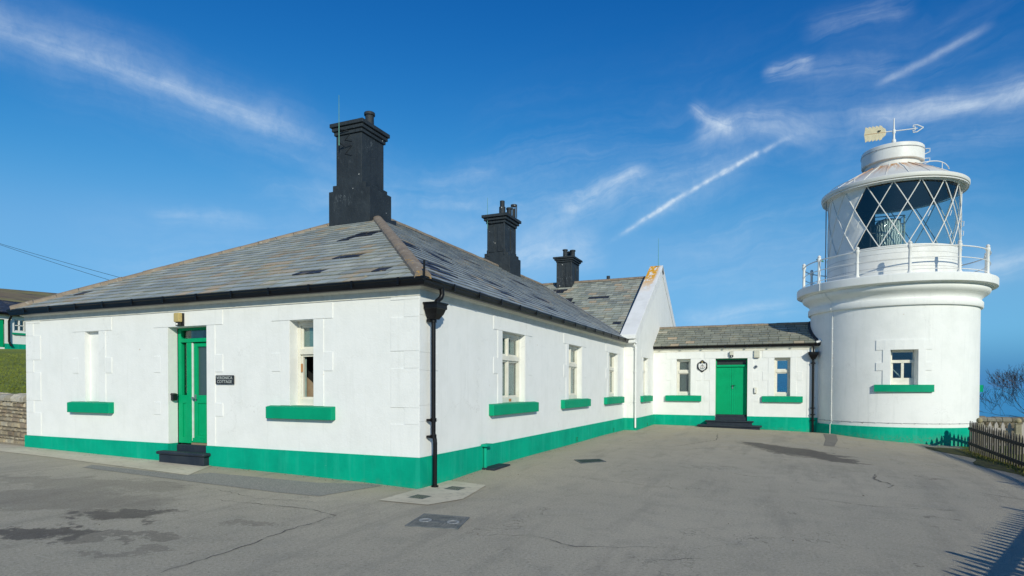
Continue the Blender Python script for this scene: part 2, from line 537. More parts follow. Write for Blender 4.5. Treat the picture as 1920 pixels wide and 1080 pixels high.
PATCH = mat('coarse_chip_asphalt', f_patch)
PATCHD = mat('dark_repair_asphalt', lambda t: setp(t, t.mix(t.ramp(t.noise(t.W, 3, 4), .3, .7), (.17, .15, .12), (.23, .205, .165)), .9, t.noise(t.W, 60, 3), .4, .005))


def f_iron(t):
    setp(t, t.mix(t.ramp(t.noise(t.W, 9, 4), .35, .65), (.10, .115, .12), (.19, .195, .19)), .6, t.noise(t.W, 60, 3), .3, .003, metal=.2)


IRON = mat('weathered_iron', f_iron)


def f_stone(t):
    a = t.n('ShaderNodeAttribute', attribute_name='tone')
    n = t.noise(t.W, 14, 5, .65)
    c = t.mix(.6, a.outputs['Color'], t.mix(t.ramp(n, .3, .7), (.55, .55, .55), (1.35, 1.35, 1.3)), 'MULTIPLY')
    c = t.mix(t.m('MULTIPLY', t.ramp(t.noise(t.W, 6, 4), .6, .7), .35), c, (.45, .40, .30))
    setp(t, c, .9, t.m('ADD', n, t.noise(t.W, 60, 3)), .7, .015)


STONE = mat('rubble_stone', f_stone)
MORTAR = mat('lime_mortar', lambda t: setp(t, t.mix(t.noise(t.W, 12, 4), (.12, .10, .07), (.22, .19, .14)), .95, t.noise(t.W, 40, 3), .6, .01))


def f_wood(t):
    w = t.W
    n = t.noise(t.v('MULTIPLY', w, (30, 30, 2)), 1, 4, .6)
    c = t.mix(t.ramp(n, .3, .7), (.05, .042, .036), (.15, .138, .118))
    setp(t, c, .85, n, .4, .004)


WOOD = mat('weathered_timber', f_wood)


def f_pale(t):
    n = t.noise(t.v('MULTIPLY', t.W, (30, 30, 2)), 1, 4, .6)
    setp(t, t.mix(t.ramp(n, .3, .7), (.30, .27, .24), (.46, .43, .40)), .85, n, .3, .004)


WOODD = mat('shade_dark_timber', lambda t: setp(t, t.mix(t.ramp(t.noise(t.v('MULTIPLY', t.W, (30, 30, 2)), 1, 4, .6), .3, .7), (.012, .010, .009), (.035, .03, .026)), .85, t.noise(t.v('MULTIPLY', t.W, (30, 30, 2)), 1, 4, .6), .3, .003))  # near-black timber for the fence's shaded faces, shade put into the colour
WOODP = mat('sunlit_pale_timber', f_pale)  # paler timber for the rear fence, its sunlight put into the colour


def f_grass(t):
    w = t.W
    n = t.noise(w, .35, 6, .65)
    m2 = t.noise(t.v('MULTIPLY', w, (1, 1, 5)), 2.2, 5, .7)
    c = t.mix(t.ramp(n, .35, .65), (.15, .19, .018), (.23, .26, .03))
    c = t.mix(t.m('MULTIPLY', t.ramp(m2, .52, .66), .7), c, (.09, .10, .022))
    setp(t, c, .95, t.m('ADD', m2, t.noise(w, 12, 4)), .8, .08)


GRASS = mat('rough_lawn_grass', f_grass)


def f_hill(t):
    w = t.W
    n = t.noise(w, .02, 7, .65)
    m2 = t.noise(t.v('MULTIPLY', w, (1, 1, 2)), .09, 6, .7)
    c = t.mix(t.ramp(n, .4, .6), (.26, .22, .075), (.20, .135, .08))
    c = t.mix(t.ramp(m2, .5, .64), c, (.11, .08, .055))
    c = t.mix(t.m('MULTIPLY', t.ramp(t.noise(w, .05, 4), .6, .66), .6), c, (.22, .17, .13))
    setp(t, c, .95, m2, .6, 1.5)


HILL = mat('heath_hillside', f_hill)


def f_sea(t):
    w = t.W
    h = t.m('ADD', t.noise(t.v('MULTIPLY', w, (.05, .12, 1)), 1, 6, .65), t.m('MULTIPLY', t.noise(w, .6, 4), .3))
    c = t.mix(t.ramp(t.noise(t.v('MULTIPLY', w, (.002, .006, 1)), 1, 5), .35, .65), (.035, .36, .60), (.05, .40, .67))
    setp(t, c, .35, h, .6, 2.0, spec=.35)


SEA = mat('deep_blue_sea', f_sea)


def f_bark(t):
    setp(t, t.mix(t.ramp(t.noise(t.W, 5, 4), .35, .65), (.04, .024, .02), (.10, .065, .04)), .9)


BARK = mat('lichened_bark', f_bark)
MOSS = mat('moss_verge', lambda t: setp(t, t.mix(t.ramp(t.noise(t.W, 5, 5), .35, .65), (.035, .035, .015), (.13, .13, .02)), .95, t.noise(t.W, 25, 4), .8, .03))


# ------------------------------------------------------------------ geometry helpers
def FA(s, z, o): return (s, -o, z)                     # facade facing the camera, plane Y=0
def FB(s, z, o): return (o, s, z)                      # long side, plane X=0


WXG, YL, LB, LA = .4428, 17.3414, 13.96, 10.53


def FG(s, z, o): return (WXG + o, s, z)                # gable wall
def FL(s, z, o): return (s, YL - o, z)                 # link range


class MB:
    def __init__(s):
        s.v, s.f, s.m, s.mats, s.c = [], [], [], [], []

    def mi(s, m):
        if m not in s.mats:
            s.mats.append(m)
        return s.mats.index(m)

    def face(s, pts, m, c=None):
        i = len(s.v)
        s.v += [tuple(p) for p in pts]
        s.f.append(tuple(range(i, i + len(pts))))
        s.m.append(s.mi(m))
        s.c.append(c or (1, 1, 1))

    def hexa(s, p, m, c=None, wide=None):
        """8 corners: bottom ring 0-3, top ring 4-7"""
        i = len(s.v)
        s.v += [tuple(q) for q in p]
        ii = s.mi(m)
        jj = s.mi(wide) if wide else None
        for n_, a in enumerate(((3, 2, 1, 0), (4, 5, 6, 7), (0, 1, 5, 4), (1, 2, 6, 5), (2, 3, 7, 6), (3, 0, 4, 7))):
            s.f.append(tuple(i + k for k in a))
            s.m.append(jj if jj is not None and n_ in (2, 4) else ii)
            s.c.append(c or (1, 1, 1))

    def box(s, F, s0, s1, z0, z1, o0, o1, m, c=None):
        P = [F(s0, z0, o0), F(s1, z0, o0), F(s1, z0, o1), F(s0, z0, o1), F(s0, z1, o0), F(s1, z1, o0), F(s1, z1, o1), F(s0, z1, o1)]
        s.hexa(P, m, c)

    def wbox(s, x0, x1, y0, y1, z0, z1, m, c=None):
        s.box(lambda a, z, o: (a, o, z), x0, x1, z0, z1, y0, y1, m, c)

    def tube(s, pts, r, m, n=8, cap=True, c=None):
        pts = [Vector(p) for p in pts]
        rs = r if isinstance(r, (list, tuple)) else [r] * len(pts)
        rings = []
        ii = s.mi(m)
        prev = None
        for k, p in enumerate(pts):
            a = pts[max(0, k - 1)]
            b = pts[min(len(pts) - 1, k + 1)]
            t = (b - a).normalized()
            if prev is None:
                u = t.orthogonal().normalized()
            else:
                u = (prev - t * prev.dot(t)).normalized()
            prev = u
            w = t.cross(u)
            i0 = len(s.v)
            for j in range(n):
                an = 2 * math.pi * j / n
                s.v.append(tuple(p + (u * math.cos(an) + w * math.sin(an)) * rs[k]))
            rings.append(i0)
        for k in range(len(rings) - 1):
            for j in range(n):
                s.f.append((rings[k] + j, rings[k] + (j + 1) % n, rings[k + 1] + (j + 1) % n, rings[k + 1] + j))
                s.m.append(ii)
                s.c.append(c or (1, 1, 1))
        if cap:
            for q in (rings[0], rings[-1]):
                s.f.append(tuple(q + j for j in range(n)))
                s.m.append(ii)
                s.c.append(c or (1, 1, 1))

    def lathe(s, cx, cy, prof, m, a0=0, a1=360, n=96, cap=False, skip=None, m2=None):
        """prof: list of (r,z). angle 0 = -Y, positive towards +X"""
        angs = n if isinstance(n, list) else [a0 + (a1 - a0) * k / n for k in range(n + 1)]
        full = abs(angs[-1] - angs[0] - 360) < 1e-6
        L = angs[:-1] if full else angs
        i0 = len(s.v)
        for r_, z in prof:
            for a in L:
                s.v.append((cx + r_ * math.sin(R(a)), cy - r_ * math.cos(R(a)), z))
        ii = s.mi(m)
        N = len(L)
        for k in range(len(prof) - 1):
            for j in range(len(angs) - 1):
                j2 = (j + 1) % N
                if skip and skip((angs[j] + angs[j + 1]) / 2, (prof[k][1] + prof[k + 1][1]) / 2):
                    continue
                s.f.append((i0 + k * N + j, i0 + k * N + j2, i0 + (k + 1) * N + j2, i0 + (k + 1) * N + j))
                s.m.append(ii)
                s.c.append((1, 1, 1))
        if cap:
            for k in (0, len(prof) - 1):
                s.f.append(tuple(i0 + k * N + j for j in range(N)))
                s.m.append(ii)
                s.c.append((1, 1, 1))

    def ball(s, c, r, m, n=12, sz=1):
        prof = [(max(1e-4, r * math.sin(math.pi * k / 8)), c[2] - r * sz * math.cos(math.pi * k / 8)) for k in range(9)]
        s.lathe(c[0], c[1], prof, m, n=n)

    def build(s, name, parent=None, smooth=False, root=None, bevel=0, tone=False, recalc=True, kind=None, label=None):
        org = Vector((0, 0, 0))
        p = parent
        while p is not None:
            org += Vector(p.location)
            p = p.parent
        if root is not None:
            org = Vector(root)
        me = bpy.data.meshes.new(name)
        me.from_pydata([(a[0] - org[0], a[1] - org[1], a[2] - org[2]) for a in s.v], [], s.f)
        for m_ in s.mats:
            me.materials.append(m_)
        me.polygons.foreach_set('material_index', s.m)
        if smooth:
            me.polygons.foreach_set('use_smooth', [True] * len(s.f))
        if tone:
            at = me.attributes.new('tone', 'FLOAT_COLOR', 'FACE')
            at.data.foreach_set('color', [q for c in s.c for q in (c[0], c[1], c[2], 1)])
        if recalc:
            import bmesh
            bm = bmesh.new()
            bm.from_mesh(me)
            if smooth:
                bmesh.ops.remove_doubles(bm, verts=bm.verts, dist=1e-5)
            bmesh.ops.recalc_face_normals(bm, faces=bm.faces)
            bm.to_mesh(me)
            bm.free()
        me.update()
        o = bpy.data.objects.new(name, me)
        COL.objects.link(o)
        if parent is not None:
            o.parent = parent
        else:
            o.location = org
        if bevel:
            b = o.modifiers.new('bevel', 'BEVEL')
            b.width = bevel
            b.segments = 2
            b.limit_method = 'ANGLE'
            b.angle_limit = R(40)
        if smooth:
            try:
                me.set_sharp_from_angle(angle=R(35))
            except Exception:
                pass
        if kind:
            o['kind'] = kind
        if label:
            o['label'] = label
        return o


def thing(name, loc, label, cat, group=None):
    o = bpy.data.objects.new(name, None)
    o.empty_display_size = .3
    COL.objects.link(o)
    o.location = loc
    tag(o, label, cat, group)
    return o


def tag(o, label, cat, group=None, kind=None):
    o['label'] = label
    o['category'] = cat
    if group:
        o['group'] = group
    if kind:
        o['kind'] = kind
    return o


# ------------------------------------------------------------------ ground heights
GP = np.array([(-10.5, 0, -.27), (-8.4, 0, -.31), (-4.6, 0, -.38), (-.7, 0, -.47), (0, 0, -.5), (0, .9, -.5), (0, 1.7, -.465), (0, 5, -.44), (0, 11, -.43), (0, 14, -.45),
               (.44, 17.3, -.42), (3, 17.3, -.45), (4.6, 17.3, -.5), (6.4, 17.3, -.56), (7.1, 16.4, -.53), (7.64, 16, -.6), (9.17, 15.65, -.7), (9.8, 15.75, -.74), (10.8, 16.3, -.81),
               (10.4, 13.7, -.8), (10.6, 9.5, -.8), (9.7, .8, -.75), (7, -3, -.68), (5.3, -8.4, -.62), (0, -5, -.55), (-5, -5, -.45), (-12, -1, -.27), (-12, -6, -.35), (8, 8, -.7), (4, 8, -.55),
               (1.5, -1.8, -.53), (-15, 0, -.25), (12, -12, -.8), (-15, -14, -.4), (16, 4, -.9), (14, 14, -.9), (-10, 10, -.4), (-5, 8, -.45), (20, 20, -1)])


def _phi(r2): return np.where(r2 > 1e-12, .5 * r2 * np.log(np.maximum(r2, 1e-12)), 0)


def _fit():
    n = len(GP)
    d2 = ((GP[:, None, :2] - GP[None, :, :2]) ** 2).sum(2)
    A = np.zeros((n + 3, n + 3))
    A[:n, :n] = _phi(d2) + np.eye(n) * .3
    A[:n, n] = 1
    A[:n, n + 1:] = GP[:, :2]
    A[n, :n] = 1
    A[n + 1:, :n] = GP[:, :2].T
    return np.linalg.solve(A, np.r_[GP[:, 2], 0, 0, 0])


GW = _fit()


def gz(x, y):
    d2 = (GP[:, 0] - x) ** 2 + (GP[:, 1] - y) ** 2
    return float(GW[:-3] @ _phi(d2) + GW[-3] + GW[-2] * x + GW[-1] * y)


def grid(name, xs, ys, fz, m, kind='structure', smooth=True, ok=None):
    b = MB()
    b.mi(m)
    idx = {}
    for i, x in enumerate(xs):
        for j, y in enumerate(ys):
            idx[i, j] = len(b.v)
            b.v.append((x, y, fz(x, y)))
    for i in range(len(xs) - 1):
        for j in range(len(ys) - 1):
            if ok and not ok((xs[i] + xs[i + 1]) / 2, (ys[j] + ys[j + 1]) / 2):
                continue
            b.f.append((idx[i, j], idx[i + 1, j], idx[i + 1, j + 1], idx[i, j + 1]))
            b.m.append(0)
            b.c.append((1, 1, 1))
    o = b.build(name, smooth=False, recalc=False)
    o.data.polygons.foreach_set('use_smooth', [True] * len(o.data.polygons))
    o['kind'] = kind
    return o


def poly_sheet(name, pts, m, dz, div=.25, kind='structure'):
    """flat patch laid on the yard: fan of the polygon, subdivided edges"""
    b = MB()
    P = []
    for k in range(len(pts)):
        a, c = pts[k], pts[(k + 1) % len(pts)]
        L = math.hypot(c[0] - a[0], c[1] - a[1])
        n = max(1, int(L / div))
        for j in range(n):
            P.append((a[0] + (c[0] - a[0]) * j / n, a[1] + (c[1] - a[1]) * j / n))
    import bmesh
    bm = bmesh.new()
    vs = [bm.verts.new((x, y, 0)) for x, y in P]
    bm.faces.new(vs)
    bmesh.ops.triangulate(bm, faces=bm.faces)
    for _ in range(3):
        long_e = [e for e in bm.edges if e.calc_length() > div * 1.6]
        if long_e:
            bmesh.ops.subdivide_edges(bm, edges=long_e, cuts=1)
            bmesh.ops.triangulate(bm, faces=[f for f in bm.faces if len(f.verts) > 3])
    for v in bm.verts:
        v.co.z = gz(v.co.x, v.co.y) + dz
    bmesh.ops.recalc_face_normals(bm, faces=bm.faces)
    me = bpy.data.meshes.new(name)
    bm.to_mesh(me)
    bm.free()
    me.materials.append(m)
    o = bpy.data.objects.new(name, me)
    COL.objects.link(o)
    o['kind'] = kind
    return o


# yard
xs = [-15 + .5 * k for k in range(int(25.8 / .5) + 1)] + [10.75]
ys = [-16 + .5 * k for k in range(75)]
xs = [x for x in xs if x < 10.7] + [10.7]
grid('yard', xs, ys, gz, ASPH)
poly_sheet('concrete_path', [(-14.5, .3), (-10.2, -.02), (-4.62, -.02), (-4.05, -.98), (-8.2, -.78), (-10.2, -.75), (-14.5, -.6)], CONC, .006, .4)
poly_sheet('asphalt_repair_strip', [(-6.57, -1.02), (-4.1, -1.0), (-3.95, -.62), (-1.66, -.47), (-.84, -.10), (-.62, -.12), (-.9, -1.30), (-1.6, -1.38), (-3.14, -1.38), (-6.4, -1.3)], PATCH, .005, .3)
poly_sheet('drain_slab', [(.02, -1.12), (.02, .9), (.80, .82), (1.02, -.42), (.80, -1.05)], CONC, .010, .2)
poly_sheet('dark_repair_patch', [(6.70, 16.2), (7.12, 16.2), (7.02, 14.2), (6.78, 12.2), (6.48, 12.1), (6.66, 14.2)], PATCHD, .005, .4)


def ribbon(b, pts, w, dz=.007, jit=.03):
    P = []
    for k in range(len(pts) - 1):
        a, c = Vector((*pts[k], 0)), Vector((*pts[k + 1], 0))
        n = max(2, int((c - a).length / .09))
        d = (c - a).normalized()
        q = Vector((-d.y, d.x, 0))
        for j in range(n):
            P.append(a.lerp(c, j / n) + q * random.uniform(-jit, jit) * (1 if j else .3))
    P.append(Vector((*pts[-1], 0)))
    for k in range(len(P) - 1):
        d = (P[k + 1] - P[k]).normalized()
        q = Vector((-d.y, d.x, 0))
        u = k / len(P)
        taper = min(1, 6 * u, 6 * (1 - u)) * .8 + .2
        w0 = w * .75 * taper * random.uniform(.25, 1.5)
        A, B = P[k], P[k + 1]
        F = [A - q * w0, B - q * w0, B + q * w0, A + q * w0]
        b.face([(p.x, p.y, gz(p.x, p.y) + dz) for p in F], CRACK)


cb = MB()
for pts, w in (([(.16, -4.9), (.18, -3.7), (.12, -2.9), (.12, -2.15), (-.55, -2.03), (-2.2, -2.2)], .008),
               ([(-.2, -6.6), (-.6, -5.6), (-1.5, -5.3)], .006),
               ([(2.1, -2.2), (2.7, -1.9), (3.3, -2.1), (4.1, -1.7)], .006), ([(4.0, -2.3), (4.6, -1.9)], .004),
               ([(7.2, 6.6), (7.0, 5.6), (7.25, 4.9), (7.1, 4.5)], .018), ([(8.4, 5.0), (9.0, 4.5), (9.8, 4.6)], .012),
               ([(-3.6, -1.9), (-2.6, -1.65), (-1.6, -1.85), (-.5, -1.6)], .005),
               ([(5.6, 2.6), (6.6, 2.3), (7.9, 2.7)], .008), ([(4.4, 4.6), (4.9, 4.3)], .012), ([(2.5, 8.5), (3.5, 11.5), (3.3, 14)], .012)):
    ribbon(cb, pts, w)
cb.build('yard_cracks', recalc=False, kind='structure')


# covers and drains
def cover(name, corners, label, cat, rings=True, group=None):
    cx = sum(p[0] for p in corners) / 4
    cy = sum(p[1] for p in corners) / 4
    root = thing(name, (cx, cy, gz(cx, cy)), label, cat, group)
    P = [Vector((*p, 0)) for p in corners]

    def at(u, v, dz):
        p = (P[0] * (1 - u) + P[1] * u) * (1 - v) + (P[3] * (1 - u) + P[2] * u) * v
        return (p.x, p.y, gz(p.x, p.y) + dz)
    fr = MB()
    e = .045
    for (u0, u1, v0, v1) in ((0, 1, 0, e), (0, 1, 1 - e, 1), (0, e, e, 1 - e), (1 - e, 1, e, 1 - e)):
        fr.hexa([at(u0, v0, -.02), at(u1, v0, -.02), at(u1, v1, -.02), at(u0, v1, -.02), at(u0, v0, .014), at(u1, v0, .014), at(u1, v1, .014), at(u0, v1, .014)], IRON)
    fr.build('frame', root)
    pl = MB()
    n = 14 if rings else 8
    pl.hexa([at(e, e, -.02), at(1 - e, e, -.02), at(1 - e, 1 - e, -.02), at(e, 1 - e, -.02), at(e, e, .005), at(1 - e, e, .005), at(1 - e, 1 - e, .005), at(e, 1 - e, .005)], IRON if rings else GRATE)
    for i in range(n):
        for j in range(n):
            u, v = e + (1 - 2 * e) * (i + .5) / n, e + (1 - 2 * e) * (j + .5) / n
            if rings and (math.hypot(u - .22, v - .5) < .13 or math.hypot(u - .78, v - .5) < .13 or (abs(v - .5) < .07)):
                continue
            w = .30 * (1 - 2 * e) / n
            pl.hexa([at(u - w, v - w, .004), at(u + w, v - w, .004), at(u + w, v + w, .004), at(u - w, v + w, .004), at(u - w, v - w, .013), at(u + w, v - w, .013), at(u + w, v + w, .013), at(u - w, v + w, .013)], IRON if rings else GRATE)
    if rings:
        for uu in (.22, .78):
            for k in range(16):
                a0, a1 = 2 * math.pi * k / 16, 2 * math.pi * (k + 1) / 16
                Q = [at(uu + .085 * math.cos(a0), .5 + .10 * math.sin(a0), 0), at(uu + .085 * math.cos(a1), .5 + .10 * math.sin(a1), 0), at(uu + .12 * math.cos(a1), .5 + .14 * math.sin(a1), 0), at(uu + .12 * math.cos(a0), .5 + .14 * math.sin(a0), 0)]
                pl.hexa([(x, y, z + .004) for x, y, z in Q] + [(x, y, z + .014) for x, y, z in Q], LEAD)
    pl.build('plate', root)
    return root


cover('manhole_cover', [(1.20, -2.22), (1.84, -2.06), (1.68, -1.46), (1.06, -1.56)], 'large square iron manhole cover with two ring keyholes, nearest in the yard', 'manhole cover')
cover('manhole_cover', [(1.46, 4.02), (1.84, 4.62), (1.60, 4.98), (1.15, 4.50)], 'small plain iron inspection cover in asphalt further along the long white side wall', 'manhole cover', False)
cover('drain_grate', [(.27, -.74), (.52, -.74), (.52, -.47), (.27, -.47)], 'dark green drain grate set in the outer front end of the concrete slab', 'drain cover', False)
cover('drain_grate', [(.36, .16), (.62, .16), (.62, .44), (.36, .44)], 'dark green drain grate beside the foot of the corner downpipe', 'drain cover', False)

# ------------------------------------------------------------------ keepers' cottage
cot = thing('cottage', (-5.27, 8, -.45), 'long white single storey cottage with green base band, slate hipped roof and black chimneys', 'house')


def wall_sheet(b, F, s0, s1, z0, z1, ops, m):
    S = sorted(set([s0, s1] + [q for o in ops for q in o[:2]]))
    Z = sorted(set([z0, z1] + [q for o in ops for q in o[2:4]]))
    for i in range(len(S) - 1):
        for j in range(len(Z) - 1):
            cs, cz = (S[i] + S[i + 1]) / 2, (Z[j] + Z[j + 1]) / 2
            if any(o[0] < cs < o[1] and o[2] < cz < o[3] for o in ops):
                continue
            b.face([F(S[i], Z[j], 0), F(S[i + 1], Z[j], 0), F(S[i + 1], Z[j + 1], 0), F(S[i], Z[j + 1], 0)], m)


def reveal(b, F, o, d, m, interior=.9, back=True, pad=.15):
    a, c, z0, z1 = o[:4]
    for (p, q) in (((a, z0), (a, z1)), ((c, z0), (c, z1)), ((a, z0), (c, z0)), ((a, z1), (c, z1))):
        b.face([F(p[0], p[1], 0), F(q[0], q[1], 0), F(q[0], q[1], -d), F(p[0], p[1], -d)], m)
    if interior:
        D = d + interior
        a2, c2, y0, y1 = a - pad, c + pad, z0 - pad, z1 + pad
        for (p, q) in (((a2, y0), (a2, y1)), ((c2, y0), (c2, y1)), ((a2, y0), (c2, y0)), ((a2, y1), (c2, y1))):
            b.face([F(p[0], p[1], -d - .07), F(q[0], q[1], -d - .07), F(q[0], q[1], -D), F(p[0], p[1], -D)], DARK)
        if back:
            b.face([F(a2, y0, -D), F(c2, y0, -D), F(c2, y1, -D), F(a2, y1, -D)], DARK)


# openings
OP_BL = (-8.41, -7.95, .80, 2.30)
OP_DA = (-5.82, -4.75, -.24, 2.30)
OP_WA = (-2.69, -2.15, .80, 2.31)
OP_B1 = (3.18, 4.41, .80, 2.30)
OP_B2 = (7.52, 8.71, .80, 2.30)
OP_B3 = (11.80, 12.98, .80, 2.30)
OP_G = (15.24, 16.16, .80, 2.27)
OP_L1 = (1.37, 1.93, .80, 2.28)
OP_DL = (2.89, 4.09, -.26, 2.28)
OP_L2 = (5.06, 5.62, .80, 2.28)
TOPW = 2.84
b = MB()
wall_sheet(b, FA, -LA, 0, -1.2, TOPW, [OP_BL, OP_DA, OP_WA], WHITE)
reveal(b, FA, OP_BL, .10, WHITE, 0)
b.face([FA(OP_BL[0], OP_BL[2], -.10), FA(OP_BL[1], OP_BL[2], -.10), FA(OP_BL[1], OP_BL[3], -.10), FA(OP_BL[0], OP_BL[3], -.10)], WHITE)
reveal(b, FA, OP_DA, .2, WHITE, .9)
reveal(b, FA, OP_WA, .2, WHITE, .9)
wall_sheet(b, FB, 0, LB, -1.2, TOPW, [OP_B1, OP_B2, OP_B3], WHITE)
for o in (OP_B1, OP_B2, OP_B3):
    reveal(b, FB, o, .13, WHITE, .9)
FW = lambda s, z, o: (s, LB - o, z)
wall_sheet(b, FW, 0, WXG, -1.2, 2.95, [], WHITE)
wall_sheet(b, FG, LB, 24.44, -1.2, 3.0, [OP_G], WHITE)
reveal(b, FG, OP_G, .13, WHITE, .9)
b.face([FG(LB, 3.0, 0), FG(24.44, 3.0, 0), FG(19.2, 6.38, 0)], WHITE)
wall_sheet(b, lambda s, z, o: (-LA - o, s, z), 0, 24.44, -1.2, TOPW, [], WHITE)
wall_sheet(b, lambda s, z, o: (s, 24.44 + o, z), -LA, WXG, -1.2, TOPW, [], WHITE)
b.build('wall', cot)


def quoin_open(b, F, o, m, door=False, top=2.58, zlow=None):
    a, c, z0, z1 = o[:4]
    I, O, T = .22, .42, .012
    base = 0.0 if door else z0
    for sgn, e in ((-1, a), (1, c)):
        lo, hi = sorted((e, e + sgn * I))
        b.box(F, lo, hi, base, z1, 0, T, m)
        lo2, hi2 = sorted((e + sgn * I, e + sgn * O))
        b.box(F, lo2, hi2, 1.41, 1.74, 0, T, m)
        if door:
            b.box(F, lo2, hi2, .57, .82, 0, T, m)
    b.box(F, a - O, c + O, z1 + .005, top, 0, T, m)


def surround(F, o, parent, door=False):
    q_ = MB()
    quoin_open(q_, F, o, WHITE, door)
    return q_.build('opening_surround', parent, bevel=.004)


for (F_, o_, d_) in ((FA, OP_BL, False), (FA, OP_DA, True), (FA, OP_WA, False), (FB, OP_B1, False), (FB, OP_B2, False), (FB, OP_B3, False), (FG, OP_G, False)):
    surround(F_, o_, cot, d_)
T = .012
for (F, e, sg, comp) in ((FA, 0, -1, 0), (FA, -LA, 1, 0), (FB, 0, 1, 1)):
    q = MB()
    for (z0, z1, L) in (((0, .53, .54), (.53, .80, .28), (.80, 1.44, .54), (1.44, 1.72, .28), (1.72, 2.27, .54), (2.27, 2.55, .28), (2.55, 2.69, .54)) if not comp else
                        ((0, .58, .38), (.58, .84, .58), (.84, 1.41, .38), (1.41, 1.70, .58), (1.70, 2.30, .38), (2.30, 2.62, .58))):
        if comp:
            lo, hi = e - T, e + L
        else:
            lo, hi = sorted((e, e + sg * L))
        q.box(F, lo, hi, z0 + .001, z1 - .001, 0, T, WHITE)
    q.build('quoin_stack', cot, bevel=.004)
q = MB()
for (z0, z1, L) in ((0, .58, .3), (.58, .84, .4), (.84, 1.41, .3), (1.41, 1.7, .4), (1.7, 2.3, .3), (2.3, 2.6, .4)):
    q.box(FW, WXG - L, WXG + T, z0 + .001, z1 - .001, 0, T, WHITE)
q.build('quoin_stack', cot, bevel=.004)

# green base band
g = MB()
PT = .034


def band(g, F, s0, s1, z0, z1, m=GREENB, o0=-.02):
    g.box(F, s0, s1, z0, z1, o0, PT, m)


band(g, FA, -LA - .045, -5.82, -1.1, 0)
band(g, FA, -4.75, PT, -1.1, 0)
g.box(FA, -5.83, -5.82 + .003, -1.1, 0, -.2, PT - .002, GREENB)
g.box(FB, .0205, 2.17, -1.1, 0, -.02, PT, GREENB)
g.box(FB, 2.171, LB, -1.1, 0, -.02, PT, GREENB)
g.box(FW, PT, WXG + PT, -1.1, 0, -.02, PT, GREENB)
g.box(FG, LB, YL - .02, -1.1, -.002, -.02, PT, GREENB)
g.box(lambda s, z, o: (-LA - o, s, z), .02, 24, -1.1, 0, -.02, .045, GREENB)
g.build('base_band', cot, bevel=.002)
for (s, F) in ((8.17, FB), (12.31, FB), (15.9, FG)):
    a = MB()
    a.box(F, s - .07, s + .07, -.40, -.27, PT - .01, PT + .012, GREENS)
    for k in range(3):
        a.box(F, s - .05, s + .05, -.385 + .04 * k, -.37 + .04 * k, PT + .012, PT + .016, DARK)
    a.build('air_brick', cot)

# eaves moulding, fascia and gutters
mo = MB()


def eave_prof(b, F, s0, s1, m, zt=2.86, ext0=0, ext1=0):
    prof = [(0, 2.60), (.02, 2.60), (.028, 2.70), (.075, 2.72), (.10, 2.75), (.10, 2.79), (.13, 2.80), (.13, zt), (0, zt)]
    for k in range(len(prof) - 1):
        (o0, z0), (o1, z1) = prof[k], prof[k + 1]
        b.face([F(s0 - ext0 * o0, z0, o0), F(s1 + ext1 * o0, z0, o0), F(s1 + ext1 * o1, z1, o1), F(s0 - ext0 * o1, z1, o1)], m)


eave_prof(mo, FA, -LA, 0, CREAM, ext0=1, ext1=1)
eave_prof(mo, FB, 0, LB, CREAM, ext0=1)
mo.build('eaves_moulding', cot)


def gutter(b, P, m, r=.062, zt=2.855):
    """moulded half round gutter swept along an open polyline with mitres; P list of (x,y,outx,outy)"""
    prof = [(-.06, 0), (-.06, -.08), (-.04, -.115), (.0, -.135), (.035, -.125), (.05, -.08), (.055, -.045), (.075, -.03), (.075, .005), (.06, .005), (.045, -.04), (0, -.09), (-.045, -.04), (-.06, 0)]
    rows = [[(x + ox * (.185 + a), y + oy * (.185 + a), zt + z) for a, z in prof] for x, y, ox, oy in P]
    for A, B in zip(rows, rows[1:]):
        for k in range(len(prof) - 1):
            b.face([A[k], B[k], B[k + 1], A[k + 1]], m)


gu = MB()
gutter(gu, [(-LA, 24, -1, 0), (-LA, 0, -1, -1), (0, 0, 1, -1), (0, LB - .35, 1, 0)], BLACK)
for k in range(12):
    s = -LA + .4 + k * .9
    gu.box(FA, s - .02, s + .02, 2.75, 2.87, .25, .268, BLACK)
for k in range(14):
    s = .7 + k * .95
    gu.box(FB, s - .02, s + .02, 2.75, 2.87, .25, .268, BLACK)
gu.tube([(.24, -.24, 2.80), (.245, -.245, 3.10)], .018, BLACK)
gu.build('gutter', cot)

# ---- roofs
TONES = [(.37, .40, .37), (.42, .44, .39), (.33, .36, .335), (.45, .46, .41), (.38, .40, .34), (.36, .39, .37)]
BROWN = [(.46, .39, .28), (.43, .40, .31), (.47, .375, .255), (.40, .36, .28)]
DK = (.022, .028, .042)


def clip(poly, a, b_, c):
    """keep a*u+b*v+c>=0"""
    out = []
    for i in range(len(poly)):
        p, q_ = poly[i], poly[(i + 1) % len(poly)]
        dp, dq = a * p[0] + b_ * p[1] + c, a * q_[0] + b_ * q_[1] + c
        if dp >= 0:
            out.append(p)
        if dp * dq < 0:
            t_ = dp / (dp - dq)
            out.append((p[0] + (q_[0] - p[0]) * t_, p[1] + (q_[1] - p[1]) * t_))
    return out


